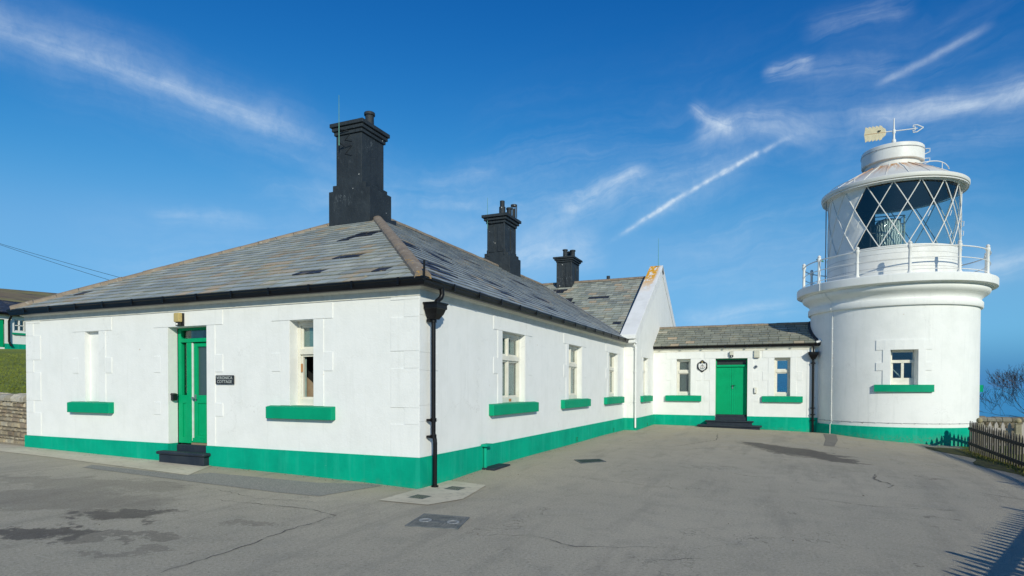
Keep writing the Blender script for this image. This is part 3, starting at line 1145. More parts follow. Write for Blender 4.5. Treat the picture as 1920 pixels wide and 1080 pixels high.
def slates(b, O, U, V, poly, ex=.25, wd=.34, brown=.12, darks=(), dark_p=.0, tones=TONES, dk=DK):
    """O origin, U along eaves, V up the slope (unit), poly convex CCW in (u,v)"""
    O, U, V = Vector(O), Vector(U).normalized(), Vector(V).normalized()
    N = U.cross(V).normalized()
    if N.z < 0:
        N = -N
    u0, u1 = min(p[0] for p in poly), max(p[0] for p in poly)
    v1 = max(p[1] for p in poly)
    lines = []
    n = len(poly)
    cu, cv = sum(p[0] for p in poly) / n, sum(p[1] for p in poly) / n
    for i in range(n):
        p, q_ = poly[i], poly[(i + 1) % n]
        a, b_ = -(q_[1] - p[1]), (q_[0] - p[0])
        c = -(a * p[0] + b_ * p[1])
        if a * cu + b_ * cv + c < 0:
            a, b_, c = -a, -b_, -c
        lines.append((a, b_, c))
    rows = int(v1 / ex) + 1
    for r_ in range(rows):
        off = (r_ % 2) * wd / 2 + random.uniform(-.03, .03)
        u = u0 - wd + off
        tint = random.uniform(.92, 1.06)
        while u < u1 + wd:
            w_ = wd * random.uniform(.86, 1.14)
            g_ = .007
            jl = random.uniform(-.008, .004)
            P = [(u + g_, r_ * ex + jl), (u + w_ - g_, r_ * ex + jl + random.uniform(-.004, .004)), (u + w_ - g_, (r_ + 1) * ex + .012), (u + g_, (r_ + 1) * ex + .012)]
            for L in lines:
                P = clip(P, *L)
                if len(P) < 3:
                    break
            if len(P) >= 3:
                cu_, cv_ = u + w_ / 2, (r_ + .5) * ex
                x = random.random()
                cw = (O + U * cu_ + V * cv_)
                nz = math.sin(cw.x * 1.3 + cw.y * .7) * math.sin(cw.y * 1.9 - cw.z * 2.1) + math.sin(cu_ * 2.7 + cv_ * 1.7) * .5
                if any(d0 <= cu_ <= d1 and e0 <= cv_ <= e1 for d0, d1, e0, e1 in darks):
                    c = dk
                elif x < dark_p:
                    c = (.15, .165, .185)
                elif x < dark_p + brown * (1 + 2.2 * max(0, nz)):
                    c = random.choice(BROWN)
                else:
                    c = random.choice(tones)
                s_ = tint * random.uniform(.88, 1.1)
                c = tuple(k * s_ for k in c)
                lift = random.uniform(0, .004)
                top, bot = [], []
                for (pu, pv) in P:
                    h = .024 - .019 * (pv - r_ * ex) / ex + lift
                    pt = O + U * pu + V * pv
                    top.append(pt + N * h)
                    bot.append(pt - N * .004)
                b.face(top, SLATE, c)
                for k in range(len(P)):
                    k2 = (k + 1) % len(P)
                    b.face([bot[k], bot[k2], top[k2], top[k]], SLATE, tuple(q_ * .55 for q_ in c))  # edges coloured darker, for grime and painted shade lines between rows
            u += w_
    # battens/felt under the slates
    b.face([O + U * p[0] + V * p[1] - N * .006 for p in poly], DARK, (.05, .05, .05))


EZ, OV = 2.86, .2
AX, AY, AZp = -5.265, 5.954, 6.01
fl = math.hypot(AY + OV, AZp - EZ)
Vf = (0, AY + OV, AZp - EZ)
sl = math.hypot(-AX + OV, AZp - EZ)
Vr = (AX - OV, 0, AZp - EZ)


def uvfront(x, y): return (x + LA + OV, (y + OV) * fl / (AY + OV))
def uvright(x, y): return (y + OV, (OV - x) * sl / (-AX + OV))
def uvc(x, y): return (x + 12, (y - 13.76) * scl / 5.44)


rf = MB()
dark_f = []
for (x0, x1, y0, y1) in ((-3.95, -3.62, 3.0, 3.22), (-3.82, -3.30, 3.22, 3.50), (-2.86, -2.25, 1.36, 1.58), (-2.98, -2.36, .50, .71), (-1.1, -.7, .27, .45), (-9.6, -9.2, .5, .7)):
    a, c = uvfront(x0, y0), uvfront(x1, y1)
    dark_f.append((a[0], c[0], a[1], c[1]))
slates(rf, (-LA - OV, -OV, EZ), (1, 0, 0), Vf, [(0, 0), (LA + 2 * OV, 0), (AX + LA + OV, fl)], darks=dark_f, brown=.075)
dark_r = []
for (x, y, a, w_) in ((-2.2, 2.9, .22, .8), (-1.95, 3.9, .2, .7), (-.72, 1.5, .2, .9), (-.95, 2.3, .12, .9), (-.1, .5, .14, .8), (-1.3, 5.3, .12, .7), (-2.6, 5.0, .12, .8), (-.5, 4.4, .12, .7), (-3.4, 8.0, .14, 1.0), (-1.5, 9.0, .12, 1.0), (-3.0, 11.2, .2, .9), (-.6, 7.5, .12, .9)):
    u_, v_ = uvright(x, y)
    dark_r.append((u_ - w_ / 2, u_ + w_ / 2, v_ - a, v_ + a))
YV = 19.2
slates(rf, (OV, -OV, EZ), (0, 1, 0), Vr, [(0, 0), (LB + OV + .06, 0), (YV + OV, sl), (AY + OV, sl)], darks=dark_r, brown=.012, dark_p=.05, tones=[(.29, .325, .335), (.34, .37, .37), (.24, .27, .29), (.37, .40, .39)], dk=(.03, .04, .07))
slates(rf, (-LA - OV, 24.6, EZ), (0, -1, 0), (-AX + OV, 0, AZp - EZ), [(0, 0), (24.8, 0), (24.6 - AY, sl), (5.4, sl)], wd=.6, ex=.5)
scl = math.hypot(5.44, 6.01 - 2.86)
Vc = (0, 5.44, 6.01 - 2.86)
dark_c = []
for (x, y, w_, a) in ((-3.95, 18.35, .45, .13), (-3.40, 17.35, .32, .13), (-3.15, 17.12, .2, .12), (-2.05, 17.45, .85, .13), (-.56, 15.05, .55, .13)):
    u_, v_ = uvc(x, y)
    dark_c.append((u_ - w_ / 2 - .05, u_ + w_ / 2 + .05, v_ - a, v_ + a))
# cross wing slope facing the yard, starting at the valley
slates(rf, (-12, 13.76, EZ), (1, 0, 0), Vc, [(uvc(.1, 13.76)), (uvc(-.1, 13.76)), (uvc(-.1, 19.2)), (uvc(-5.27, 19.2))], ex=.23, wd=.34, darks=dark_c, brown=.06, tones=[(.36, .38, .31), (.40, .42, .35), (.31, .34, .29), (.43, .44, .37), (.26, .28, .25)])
slates(rf, (-12, 24.64, EZ), (1, 0, 0), (0, -5.44, 6.01 - 2.86), [(6.73, scl), (12.08, scl), (12.08, 0), (1.3, 0)], wd=.6, ex=.5)
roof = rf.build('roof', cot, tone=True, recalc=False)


def ridge_tiles(b, A, B, nl, m, L=.46, r=.105, drop=.05):
    """angled clay ridge tiles from A to B; nl=normals of two roof planes give the wing directions"""
    A, B = Vector(A), Vector(B)
    d = (B - A).normalized()
    n = max(1, int((B - A).length / L))
    side = Vector((d.y, -d.x, 0)).normalized()
    upv = side.cross(d).normalized()
    if upv.z < 0:
        upv = -upv
    for k in range(n):
        p0 = A.lerp(B, (k + .012) / n)
        p1 = A.lerp(B, (k + .988) / n)
        jz = random.uniform(-.004, .006)
        rr = r * (1.0 if k % 2 else 1.03)
        ring = []
        for a in range(9):
            an = math.pi * a / 8
            x, y = math.cos(an) * rr * 1.25, math.sin(an) * rr * .75 - .045 + jz
            if a in (0, 8):
                y -= .035
            ring.append((x, y))
        for a in range(8):
            q0, q1 = ring[a], ring[a + 1]
            F = lambda p, q_: p + side * q_[0] + upv * q_[1]
            b.face([F(p0, q0), F(p1, q0), F(p1, q1), F(p0, q1)], m)
        for p in (p0, p1):
            b.face([p + side * q_[0] + upv * q_[1] for q_ in ring], m)
        b.tube([p1 + side * ring[0][0] + upv * (ring[0][1]), p1 + upv * (ring[4][1] - .005), p1 + side * ring[8][0] + upv * ring[8][1]], .012, LEAD, 5, False)


rt_ = MB()
ridge_tiles(rt_, (OV + .0, -OV - .0, EZ + .05), (AX, AY, AZp + .03), None, RIDGE)
ridge_tiles(rt_, (-LA - OV, -OV, EZ + .05), (AX, AY, AZp + .03), None, RIDGE)
ridge_tiles(rt_, (AX, AY, AZp + .03), (AX, 19.2, AZp + .03), None, RIDGE)
ridge_tiles(rt_, (-5.2, 19.2, AZp + .04), (-.12, 19.2, AZp + .04), None, RIDGE)
rt_.build('ridge_tiles', roof, recalc=False)
vl = MB()
A = Vector((.12, 13.80, EZ + .06))
B = Vector((AX, 19.2, AZp + .02))
for (o1, o2, m_) in ((-.09, .0, LEAD), (.0, .04, DLEAD)):
    d_ = (B - A).normalized()
    sd = Vector((d_.y, -d_.x, 0)).normalized()
    vl.face([A + sd * o1, B + sd * o1, B + sd * o2, A + sd * o2], m_)
vl.tube([A + Vector((0, 0, .02)), B + Vector((0, 0, .02))], .022, LEAD, 6)
vl.build('valley_flashing', roof, recalc=False)

# gable parapet
pa = MB()


def cope_seg(b, Y0, Z0, Y1, Z1, x0, x1, th, m, ext=0):
    dy, dz = Y1 - Y0, Z1 - Z0
    L = math.hypot(dy, dz)
    ny, nz = -dz / L, dy / L
    if nz < 0:
        ny, nz = -ny, -nz
    b.hexa([(x0, Y0 - ny * th, Z0 - nz * th), (x1, Y0 - ny * th, Z0 - nz * th), (x1, Y1 - ny * th, Z1 - nz * th), (x0, Y1 - ny * th, Z1 - nz * th),
            (x0, Y0, Z0), (x1, Y0, Z0), (x1, Y1, Z1), (x0, Y1, Z1)], m)


cope_seg(pa, 13.72, 3.05, 19.2, 6.52, -.10, WXG + .03, .40, COPE)
cope_seg(pa, 24.68, 3.05, 19.2, 6.52, -.10, WXG + .03, .40, COPE)
pa.build('gable_coping', cot, recalc=True, bevel=.01)
pk = MB()
pk.wbox(-.09, WXG + .04, 13.62, 13.98, 2.88, 3.03, WHITE)
pk.wbox(-.02, WXG + .02, 13.70, 13.98, 2.74, 2.88, WHITE)
pk.build('kneeler_stone', cot, bevel=.015)
fl_ = MB()
P0 = [uvc(0, 13.9), uvc(0, 19.1)]
fl_.hexa([(-.165, 13.9, 2.94), (-.102, 13.9, 2.94), (-.102, 19.15, 5.98), (-.165, 19.15, 5.98), (-.165, 13.9, 3.06), (-.102, 13.9, 3.06), (-.102, 19.15, 6.10), (-.165, 19.15, 6.10)], DLEAD)
fl_.build('verge_flashing', roof)


# ---- chimneys
def chimney(x0, x1, y0, y1, zb, steps, zc, zt, cap_out, pots, label, panels=False, rod=None):
    b = MB()
    b.wbox(x0, x1, y0, y1, zb, zc, CHIM)
    for (z, e, ey) in steps:
        b.wbox(x0 - e, x1 + e, y0 - ey, y1 + ey, zb, z, CHIM)
    n = 3
    for k in range(n):
        za = zc + (zt - zc) * k / n
        zb2 = zc + (zt - zc) * (k + .82) / n if k < n - 1 else zt
        e = cap_out * (k + 1) / n
        b.wbox(x0 - e, x1 + e, y0 - e, y1 + e, za, zb2, CHIM)
        if k < n - 1:
            b.wbox(x0 - e * .8, x1 + e * .8, y0 - e * .8, y1 + e * .8, zb2, zc + (zt - zc) * (k + 1) / n, CHIM)
    c_ = cap_out * .92
    zz = zt
    b.hexa([(x0 - c_, y0 - c_, zz), (x1 + c_, y0 - c_, zz), (x1 + c_, y1 + c_, zz), (x0 - c_, y1 + c_, zz), (x0 + .1, y0 + .1, zz + .05), (x1 - .1, y0 + .1, zz + .05), (x1 - .1, y1 - .1, zz + .05), (x0 + .1, y1 - .1, zz + .05)], CHIM)
    if panels:
        xc, yc = (x0 + x1) / 2, (y0 + y1) / 2
        h0, h1 = zc - 1.15, zc - .15
        for sx in (x0, x1):
            for sy in (y0, y1):
                b.wbox(sx - .035, sx + .035, sy - .035, sy + .035, h0 - .15, zc - .001, CHIM)
        for (xa, xb) in ((x0, xc - .06), (xc + .06, x1)):
            b.wbox(xa, xb, y0 - .03, y0, h0, h1, CHIM)
        for (ya, yb) in ((y0, yc - .06), (yc + .06, y1)):
            b.wbox(x1, x1 + .03, ya, yb, h0, h1, CHIM)
    ch = b.build('chimney', cot, bevel=.02, label=label)
    for (px, py, r_, h, kind) in pots:
        p = MB()
        z = zt + .05
        if kind == 'round':
            p.lathe(px, py, [(r_ * .95, z), (r_ * .9, z + h * .75), (r_ * .93, z + h * .8), (r_ * 1.15, z + h * .84), (r_ * 1.15, z + h * .97), (r_ * 1.0, z + h), (r_ * .7, z + h), (r_ * .7, z + h * .5)], CHIM, n=20)
        elif kind == 'stub':
            p.lathe(px, py, [(r_, z), (r_, z + h * .6), (r_ * .75, z + h * .6), (r_ * .75, z + h), (r_ * .5, z + h), (r_ * .5, z + h * .4)], CHIM, n=16)
        else:
            p.lathe(px, py, [(r_ * .6, z), (r_ * .6, z + h * .7)], CHIM, n=12)
            for k in range(8):
                a = 2 * math.pi * k / 8
                cx, cy = px + r_ * math.cos(a), py + r_ * math.sin(a)
                p.tube([(cx, cy, z + h * .1), (cx, cy, z + h)], .022, CHIM, 5)
            p.lathe(px, py, [(r_ * 1.1, z + h * .9), (r_ * 1.1, z + h), (.01, z + h)], CHIM, n=12)
        p.build('chimney_pot', ch, smooth=True)
    if rod:
        rx, ry, rz0, rz1, br = rod
        p = MB()
        p.tube([(rx, ry, rz0), (rx, ry, rz1)], [.014, .006], VERDI, 6)
        for zz in br:
            p.tube([(rx, ry, zz), (rx + .03, y0 + .01, zz - .05)], .010, DLEAD, 5)
            p.tube([(rx, ry, zz), (rx + .28, y0 + .0, zz - .06)], .010, DLEAD, 5)
            p.tube([(rx + .28, y0 - .01, zz - .06), (rx + .05, y0 - .01, zz - .25)], .010, DLEAD, 5)
            p.tube([(rx + .05, y0 - .01, zz - .25), (rx + .28, y0 - .01, zz - .32)], .008, DLEAD, 5)
        p.build('lightning_rod', ch)
    return ch


chimney(-5.68, -4.85, 4.86, 5.84, 4.8, [(6.38, .25, 0.006), (6.53, .12, 0.003)], 7.84, 8.14, .125, [(-5.16, 5.62, .13, .50, 'round')], 'tallest dark chimney with three tier cap and one pot', rod=(-5.44, 4.68, 7.50, 8.82, (7.95, 7.58)))
chimney(-5.62, -4.91, 14.06, 15.13, 5.2, [(6.38, .26, .02), (6.53, .17, .01), (6.66, .07, .005)], 7.72, 8.05, .21, [(-5.20, 14.5, .13, .62, 'stub'), (-5.05, 14.85, .11, .42, 'round'), (-4.92, 15.05, .12, .58, 'cowl')], 'dark chimney with cowled pots on the middle of the ridge', True, rod=(-5.60, 13.94, 7.5, 8.75, (7.75,)))
chimney(-4.30, -3.62, 18.72, 19.75, 5.5, [], 6.92, 7.16, .17, [(-4.0, 18.95, .11, .34, 'round'), (-3.75, 19.3, .12, .36, 'round'), (-3.98, 19.55, .12, .36, 'round')], 'dark chimney with stubby pots on the rear cross ridge', True)
fb = MB()
fb.wbox(-5.96, -4.57, 4.835, 4.87, 5.30, 5.42, DLEAD)
fb.hexa([(-5.97, 4.83, 5.36), (-4.57, 4.83, 5.36), (-4.57, 4.95, 5.42), (-5.97, 4.95, 5.42), (-5.97, 4.83, 5.41), (-4.57, 4.83, 5.41), (-4.57, 4.95, 5.49), (-5.97, 4.95, 5.49)], DLEAD)
fb.hexa([(-4.60, 4.9, 5.44), (-4.54, 4.9, 5.44), (-4.54, 6.0, 5.62), (-4.60, 6.0, 5.62), (-4.60, 4.9, 5.56), (-4.54, 4.9, 5.56), (-4.54, 6.0, 5.74), (-4.60, 6.0, 5.74)], DLEAD)
fb.build('chimney_flashing', roof)
fb2 = MB()
fb2.tube([(-2.0, 19.2, 6.0), (-2.0, 19.2, 6.22)], .08, CHIM, 10)
fb2.build('roof_vent', roof)


# ---- windows
def sill(F, o, parent, ext=.47, m=GREENS, out=.11, z0=.565, z1=.80):
    b = MB()
    a, c = o[0] - ext, o[1] + ext
    P = [F(a, z0, -.01), F(c, z0, -.01), F(c, z0, out), F(a, z0, out), F(a, z1, -.01), F(c, z1, -.01), F(c, z1 - .022, out), F(a, z1 - .022, out)]
    b.hexa(P, m)
    b.box(F, o[0] + .002, o[1] - .002, z1 - .03, z1 + .004, -.14, 0, m)
    return b.build('sill', parent, bevel=.01)


def window(F, o, d, parent, mull=0, blind=None, lower=None, label=None, zt=1.76, extra=None, sill_=True, back=DARK, open_lower=False):
    a, c, z0, z1 = o
    fr = MB()
    w = .062
    fd = .07
    def bx(s0, s1, y0, y1, o1=0.0, o0=-fd):
        fr.box(F, s0, s1, y0, y1, -d + o0, -d + o1, CREAM)
    bx(a, a + w, z0, z1)
    bx(c - w, c, z0, z1)
    bx(a + w, c - w, z1 - .075, z1)
    bx(a + w, c - w, z0, z0 + .115, .012)
    bx(a + w, c - w, zt - .05, zt + .05, .02)
    if mull:
        bx((a + c) / 2 - .035, (a + c) / 2 + .035, z0 + .115, z1 - .075, -.004)
    # sash frames
    cols = [(a + w, c - w)] if not mull else [(a + w, (a + c) / 2 - .035), ((a + c) / 2 + .035, c - w)]
    if label is None:
        fo = fr
    sash = MB()
    panes = []
    for (s0, s1) in cols:
        for (y0, y1, io) in ((z0 + .115, zt - .05, -.02), (zt + .05, z1 - .075, -.03)):
            e = .038
            for (p0, p1, q0, q1) in ((s0, s0 + e, y0, y1), (s1 - e, s1, y0, y1), (s0 + e, s1 - e, y0, y0 + e), (s0 + e, s1 - e, y1 - e, y1)):
                sash.box(F, p0, p1, q0, q1, -d - .06, -d + io, CREAM)
            panes.append((s0 + e, s1 - e, y0 + e, y1 - e))
    f = fr.build('window', parent, bevel=.003, label=label)
    sash.build('sash', f, bevel=.002)
    pb = MB()
    for k, (s0, s1, y0, y1) in enumerate(panes):
        if open_lower and k == 0:
            continue
        pb.box(F, s0 - .005, s1 + .005, y0 - .005, y1 + .005, -d - .05, -d - .044, GLASS)
    pb.build('pane', f)
    if blind:
        bb = MB()
        for (b0, b1, y0, y1, m_) in blind:
            bb.box(F, a + w + (c - a - 2 * w) * b0, a + w + (c - a - 2 * w) * b1, y0, y1, -d - .105, -d - .095, m_)
        bb.build('blind', f)
    return f


F_ = FA
w1 = window(FA, OP_WA, .2, cot, blind=[(0, 1, 1.74, 2.3, CURTG), (0, .10, .8, 1.74, CURTG)], open_lower=True, label='narrow front window with open lower sash', zt=1.765)
sill(FA, OP_WA, cot)
cbx = MB()
cbx.hexa([FA(-2.78, .80, -.40), FA(-2.52, .80, -.40), FA(-2.52, .80, -.38), FA(-2.78, .80, -.38), FA(-2.72, 1.34, -.42), FA(-2.50, 1.18, -.42), FA(-2.50, 1.18, -.40), FA(-2.72, 1.34, -.40)], CARD)
cbx.box(FA, -2.82, -2.1, .76, .80, -.7, -.3, CARD)
tag(cbx.build('cardboard_box', root=(-2.3, .4, .80)), 'brown cardboard sheet leaning inside the open narrow front window', 'cardboard')
sill(FA, OP_BL, cot)
window(FB, OP_B1, .13, cot, mull=1, blind=[(.06, .98, .9, 2.3, CURTB)])
sill(FB, OP_B1, cot, .62)
window(FB, OP_B2, .13, cot, mull=1, blind=[(.1, .98, .9, 2.3, CURTB)])
sill(FB, OP_B2, cot, .62)
window(FB, OP_B3, .13, cot, mull=1, blind=[(.1, .98, .9, 2.3, CURTB)])
sill(FB, OP_B3, cot, .62)
window(FG, OP_G, .13, cot, blind=[(.1, .98, .9, 2.3, CURTB)])
sill(FG, OP_G, cot, .50)
rs = MB()
rs.box(FA, -2.62, -2.58, 1.40, 1.55, -.2, -.197, RUST)
rs.build('rust_stain', cot)
rs = MB()
rs.box(FB, 3.80, 3.92, .82, .88, -.117, -.113, RUST)
rs.build('rust_stain', cot)

# ---- front door (cottage)
D = -.2
fr = MB()
for (s0, s1, y0, y1, e) in ((-5.80, -5.71, 0, 2.30, .0), (-4.86, -4.752, 0, 2.30, .0), (-5.71, -4.86, 2.25, 2.30, .0), (-5.71, -4.86, 2.01, 2.085, .02), (-5.55, -5.43, .0, 2.01, .01),
                             (-5.71, -5.55, .80, .96, .0), (-5.71, -5.55, 0, .12, 0), (-5.71, -5.68, .12, .80, 0), (-5.58, -5.55, .12, .80, 0)):
    fr.box(FA, s0, s1, y0, y1, D - .08, D + e, GREEND)
fr.box(FA, -5.68, -5.58, .12, .80, D - .06, D - .02, GREEND)
df = fr.build('door_frame', cot, bevel=.005)
lf = MB()
a, c = -5.395, -4.86
for (s0, s1, y0, y1) in ((a, a + .10, .02, 2.0), (c - .10, c, .02, 2.0), (a + .10, c - .10, 1.92, 2.0), (a + .10, c - .10, .80, .96), (a + .10, c - .10, .02, .16)):
    lf.box(FA, s0, s1, y0, y1, D - .085, D - .03, GREEND)
lf.box(FA, a + .10, c - .10, .16, .80, D - .08, D - .05, GREEND)
lf.box(FA, a - .01, c, .02, .11, D - .03, D + .0, GREEND)
dr = lf.build('door', cot, bevel=.005, label='green front door with tall patterned glass panel')
x = MB()
x.box(FA, a + .095, c - .095, .955, 1.925, D - .07, D - .062, FROST)
x.build('pane', dr)
x = MB()
x.tube([FA(a + .05, .90, D + .03), FA(a + .05, .90, D + .05)], .025, STEEL, 10)
x.tube([FA(a + .02, .91, D + .045), FA(a + .15, .91, D + .05)], .011, STEEL, 8)
x.box(FA, a + .03, a + .07, .84, .97, D - .03, D - .022, STEEL)
x.build('handle', dr)
x = MB()
x.box(FA, -5.43, -5.397, .05, 2.0, D - .05, D - .012, WHITEP)
x.build('draught_strip', cot)
x = MB()
x.box(FA, -5.71, -5.55, .955, 2.015, D - .06, D - .052, GLASS)
x.box(FA, -5.71, -4.86, 2.08, 2.255, D - .06, D - .052, GLASS)
x.build('sidelight', cot)
x = MB()
x.box(FA, -5.66, -5.60, .95, 2.25, D - .20, D - .19, CURTG)
x.box(FA, -5.60, -5.32, 2.08, 2.25, D - .20, D - .19, CURTB)
x.build('curtain', cot)
st = MB()
st.box(FA, -5.72, -4.765, -.9, -.02, -.32, -.09, STEPB)
st.box(FA, -5.90, -4.67, -.9, -.20, 0, .16, STEPB)
st.build('doorstep', cot, bevel=.012)
st = MB()
st.box(FA, -5.95, -4.62, -.20, -.135, 0, .20, STEPB)
st.build('step_tread', cot, bevel=.03)
st = MB()
st.box(FA, -5.40, -4.86, -.02, .015, D - .05, D + .03, CARD)
st.build('threshold', cot)

# ---- corner downpipe
dp = MB()
hx, hy = .15, .26
dp.tube([(.20, .36, 2.76), (.205, .37, 2.66), (.19, .36, 2.60), (.165, .30, 2.55), (.15, .26, 2.50)], .042, BLACK, 12)
dp.tube([(.115, .25, 2.25), (.115, .25, .43), (.115, .25, .38), (.14, .25, .28), (.145, .25, .22), (.145, .245, -.6)], .037, BLACK, 12)
for z in (2.22, .60, .33):
    dp.tube([(.115 if z > .3 else .145, .25, z - .03), (.115 if z > .3 else .145, .25, z + .03)], .052, BLACK, 12)
    dp.wbox(.03, .10, .17, .33, z - .018, z + .018, BLACK)
dp.tube([(.145, .245, -.53), (.145, .245, -.47)], .06, BLACK, 12)
dpo = dp.build('downpipe', cot, smooth=True)
hp = MB()


def hopper(b, F, s, z0, m):
    lv = [(z0, .07, .06, .18), (z0 + .06, .10, .05, .22), (z0 + .08, .115, .04, .235), (z0 + .16, .15, .035, .26), (z0 + .17, .165, .03, .275), (z0 + .235, .165, .03, .275), (z0 + .245, .185, .025, .29), (z0 + .265, .185, .025, .29)]
    for (za, wa, oa, ob), (zb, wb, pa_, pb_) in zip(lv, lv[1:]):
        b.hexa([F(s - wa, za, oa), F(s + wa, za, oa), F(s + wa, za, ob), F(s - wa, za, ob), F(s - wb, zb, pa_), F(s + wb, zb, pa_), F(s + wb, zb, pb_), F(s - wb, zb, pb_)], m)


hopper(hp, FB, .25, 2.24, BLACK)
hp.build('hopper', dpo)
for z in (1.66, .72):
    pass
# white downpipe in the corner by the gable
wp = MB()
wp.tube([(WXG - .05, 13.85, 2.78), (WXG - .05, 13.83, 2.70), (WXG - .0, 13.88, 2.62), (WXG + .0, 13.885, 2.5), (WXG + .0, 13.885, -.35)], .032, WHITE, 10)
for z in (2.75, 2.55, 1.7, .6):
    wp.tube([(WXG, 13.885, z - .02), (WXG, 13.885, z + .02)], .045, WHITE, 10)
wp.tube([(.2, 13.66, 2.93), (.45, 13.66, 2.95)], .04, LEAD, 8)
wp.build('downpipe', cot, smooth=True, label='white downpipe against the gable corner')
vp = MB()
vp.tube([(.075, 2.25, -.46), (.075, 2.25, .02)], .032, GREENB, 10)
vp.wbox(.03, .16, 2.16, 2.40, -.01, .035, GREENB)
vp.build('vent_pipe', cot)
bs = MB()
zb_ = gz(.2, 2.6)
bs.wbox(.035, .30, 2.18, 2.95, zb_ - .02, zb_ + .035, STEPB)
bs.build('gully_kerb', cot, bevel=.008)

# gable lightning rod
x = MB()
x.tube([(.30, 19.0, 6.42), (.30, 19.0, 7.68)], [.014, .006], VERDI, 6)
x.build('lightning_rod', cot)

# ------------------------------------------------------------------ link range between cottage and lighthouse
lk = thing('link_building', (3.4, 18.7, -.45), 'low white slate roofed range with green double door joining cottage to lighthouse', 'building')
b = MB()
LX1 = 7.3
wall_sheet(b, FL, WXG, LX1, -1.2, 2.72, [OP_L1, OP_DL, OP_L2], WHITE)
reveal(b, FL, OP_L1, .16, WHITE, .9)
reveal(b, FL, OP_DL, .2, WHITE, 0)
reveal(b, FL, OP_L2, .16, WHITE, 2.5, back=False, pad=.05)
FLb = lambda s, z, o: (s, 20.06 + o, z)
wall_sheet(b, FLb, WXG, LX1, -1.2, 2.72, [(5.0, 5.68, .75, 2.3)], WHITE)
b.build('wall', lk)
for (o_, d_) in ((OP_L1, False), (OP_L2, False), (OP_DL, True)):
    surround(FL, o_, lk, d_)
q = MB()
q.box(FL, 6.2, 6.62, 0, 2.56, 0, T, WHITE)
q.build('quoin_stack', lk, bevel=.004)
g = MB()
g.box(FL, WXG + .001, 2.89, -1.1, 0, -.02, PT, GREENB)
g.box(FL, 4.09, 6.70, -1.1, 0, -.02, PT, GREENB)
g.build('base_band', lk, bevel=.006)
mo = MB()
prof = [(0, 2.55), (.015, 2.56), (.02, 2.63), (.05, 2.65), (.07, 2.68), (.07, 2.71), (.0, 2.72)]
for k in range(len(prof) - 1):
    (o0, z0), (o1, z1) = prof[k], prof[k + 1]
    mo.face([FL(WXG, z0, o0), FL(6.75, z0, o0), FL(6.75, z1, o1), FL(WXG, z1, o1)], CREAM)
mo.build('eaves_moulding', lk)
gu = MB()
prof = [(.05, 0), (.05, -.05), (.08, -.085), (.12, -.095), (.16, -.07), (.175, -.03), (.18, 0), (.165, 0), (.12, -.07), (.06, -.03)]
for k in range(len(prof) - 1):
    (o0, z0), (o1, z1) = prof[k], prof[k + 1]
    gu.face([FL(WXG, 2.79 + z0, o0), FL(6.86, 2.79 + z0, o0), FL(6.86, 2.79 + z1, o1), FL(WXG, 2.79 + z1, o1)], BLACK)
for k in range(8):
    s = .8 + k * .82
    gu.box(FL, s - .03, s + .03, 2.69, 2.80, .165, .195, BLACK)
gu.build('gutter', lk)
rl = MB()
RLY, RLZ = 18.70, 3.69
ll = math.hypot(RLY - 17.17, RLZ - 2.80)


def tower_cut_x(y):
    return TX - math.sqrt(max(0, (TR - .02) ** 2 - (y - TY) ** 2))


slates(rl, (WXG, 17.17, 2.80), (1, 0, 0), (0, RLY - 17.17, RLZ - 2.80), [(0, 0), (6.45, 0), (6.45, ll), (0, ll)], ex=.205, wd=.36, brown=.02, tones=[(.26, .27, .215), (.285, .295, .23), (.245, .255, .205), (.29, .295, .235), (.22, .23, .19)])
slates(rl, (WXG, 20.23, 2.80), (1, 0, 0), (0, RLY - 20.23, RLZ - 2.80), [(0, 0), (6.45, 0), (6.45, ll), (0, ll)], ex=.4, wd=.5)
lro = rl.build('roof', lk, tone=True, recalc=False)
x = MB()
ridge_tiles(x, (WXG, RLY, RLZ + .03), (6.5, RLY, RLZ + .03), None, RIDGE, L=.45, r=.09)
x.build('ridge_tiles', lro, recalc=False)
x = MB()
pts = []
for k in range(15):
    y = 17.14 + (RLY - 17.14) * k / 14
    z = 2.80 + (y - 17.17) * (RLZ - 2.80) / (RLY - 17.17) + .02
    r_ = TR + .03
    pts.append((TX - math.sqrt(max(0, r_ * r_ - (y - TY) ** 2)), y, z))
x.tube(pts, [.075] + [.06] * 14, DLEAD, 8)
x.tube([(pts[0][0] - .12, 17.13, 2.83), (pts[0][0] + .02, 17.12, 2.86), (pts[1][0] + .04, 17.2, 2.92)], .045, WHITE, 8)
x.build('flashing', lro)

window(FL, OP_L1, .16, lk, blind=[(0, 1, .85, 2.25, CURTD)])
sill(FL, OP_L1, lk, .43)
w2 = window(FL, OP_L2, .16, lk)
sill(FL, OP_L2, lk, .44)
x = MB()
x.box(FLb, 5.0, 5.68, .75, 2.3, -.1, -.094, GLASS)
x.build('back_pane', lk)

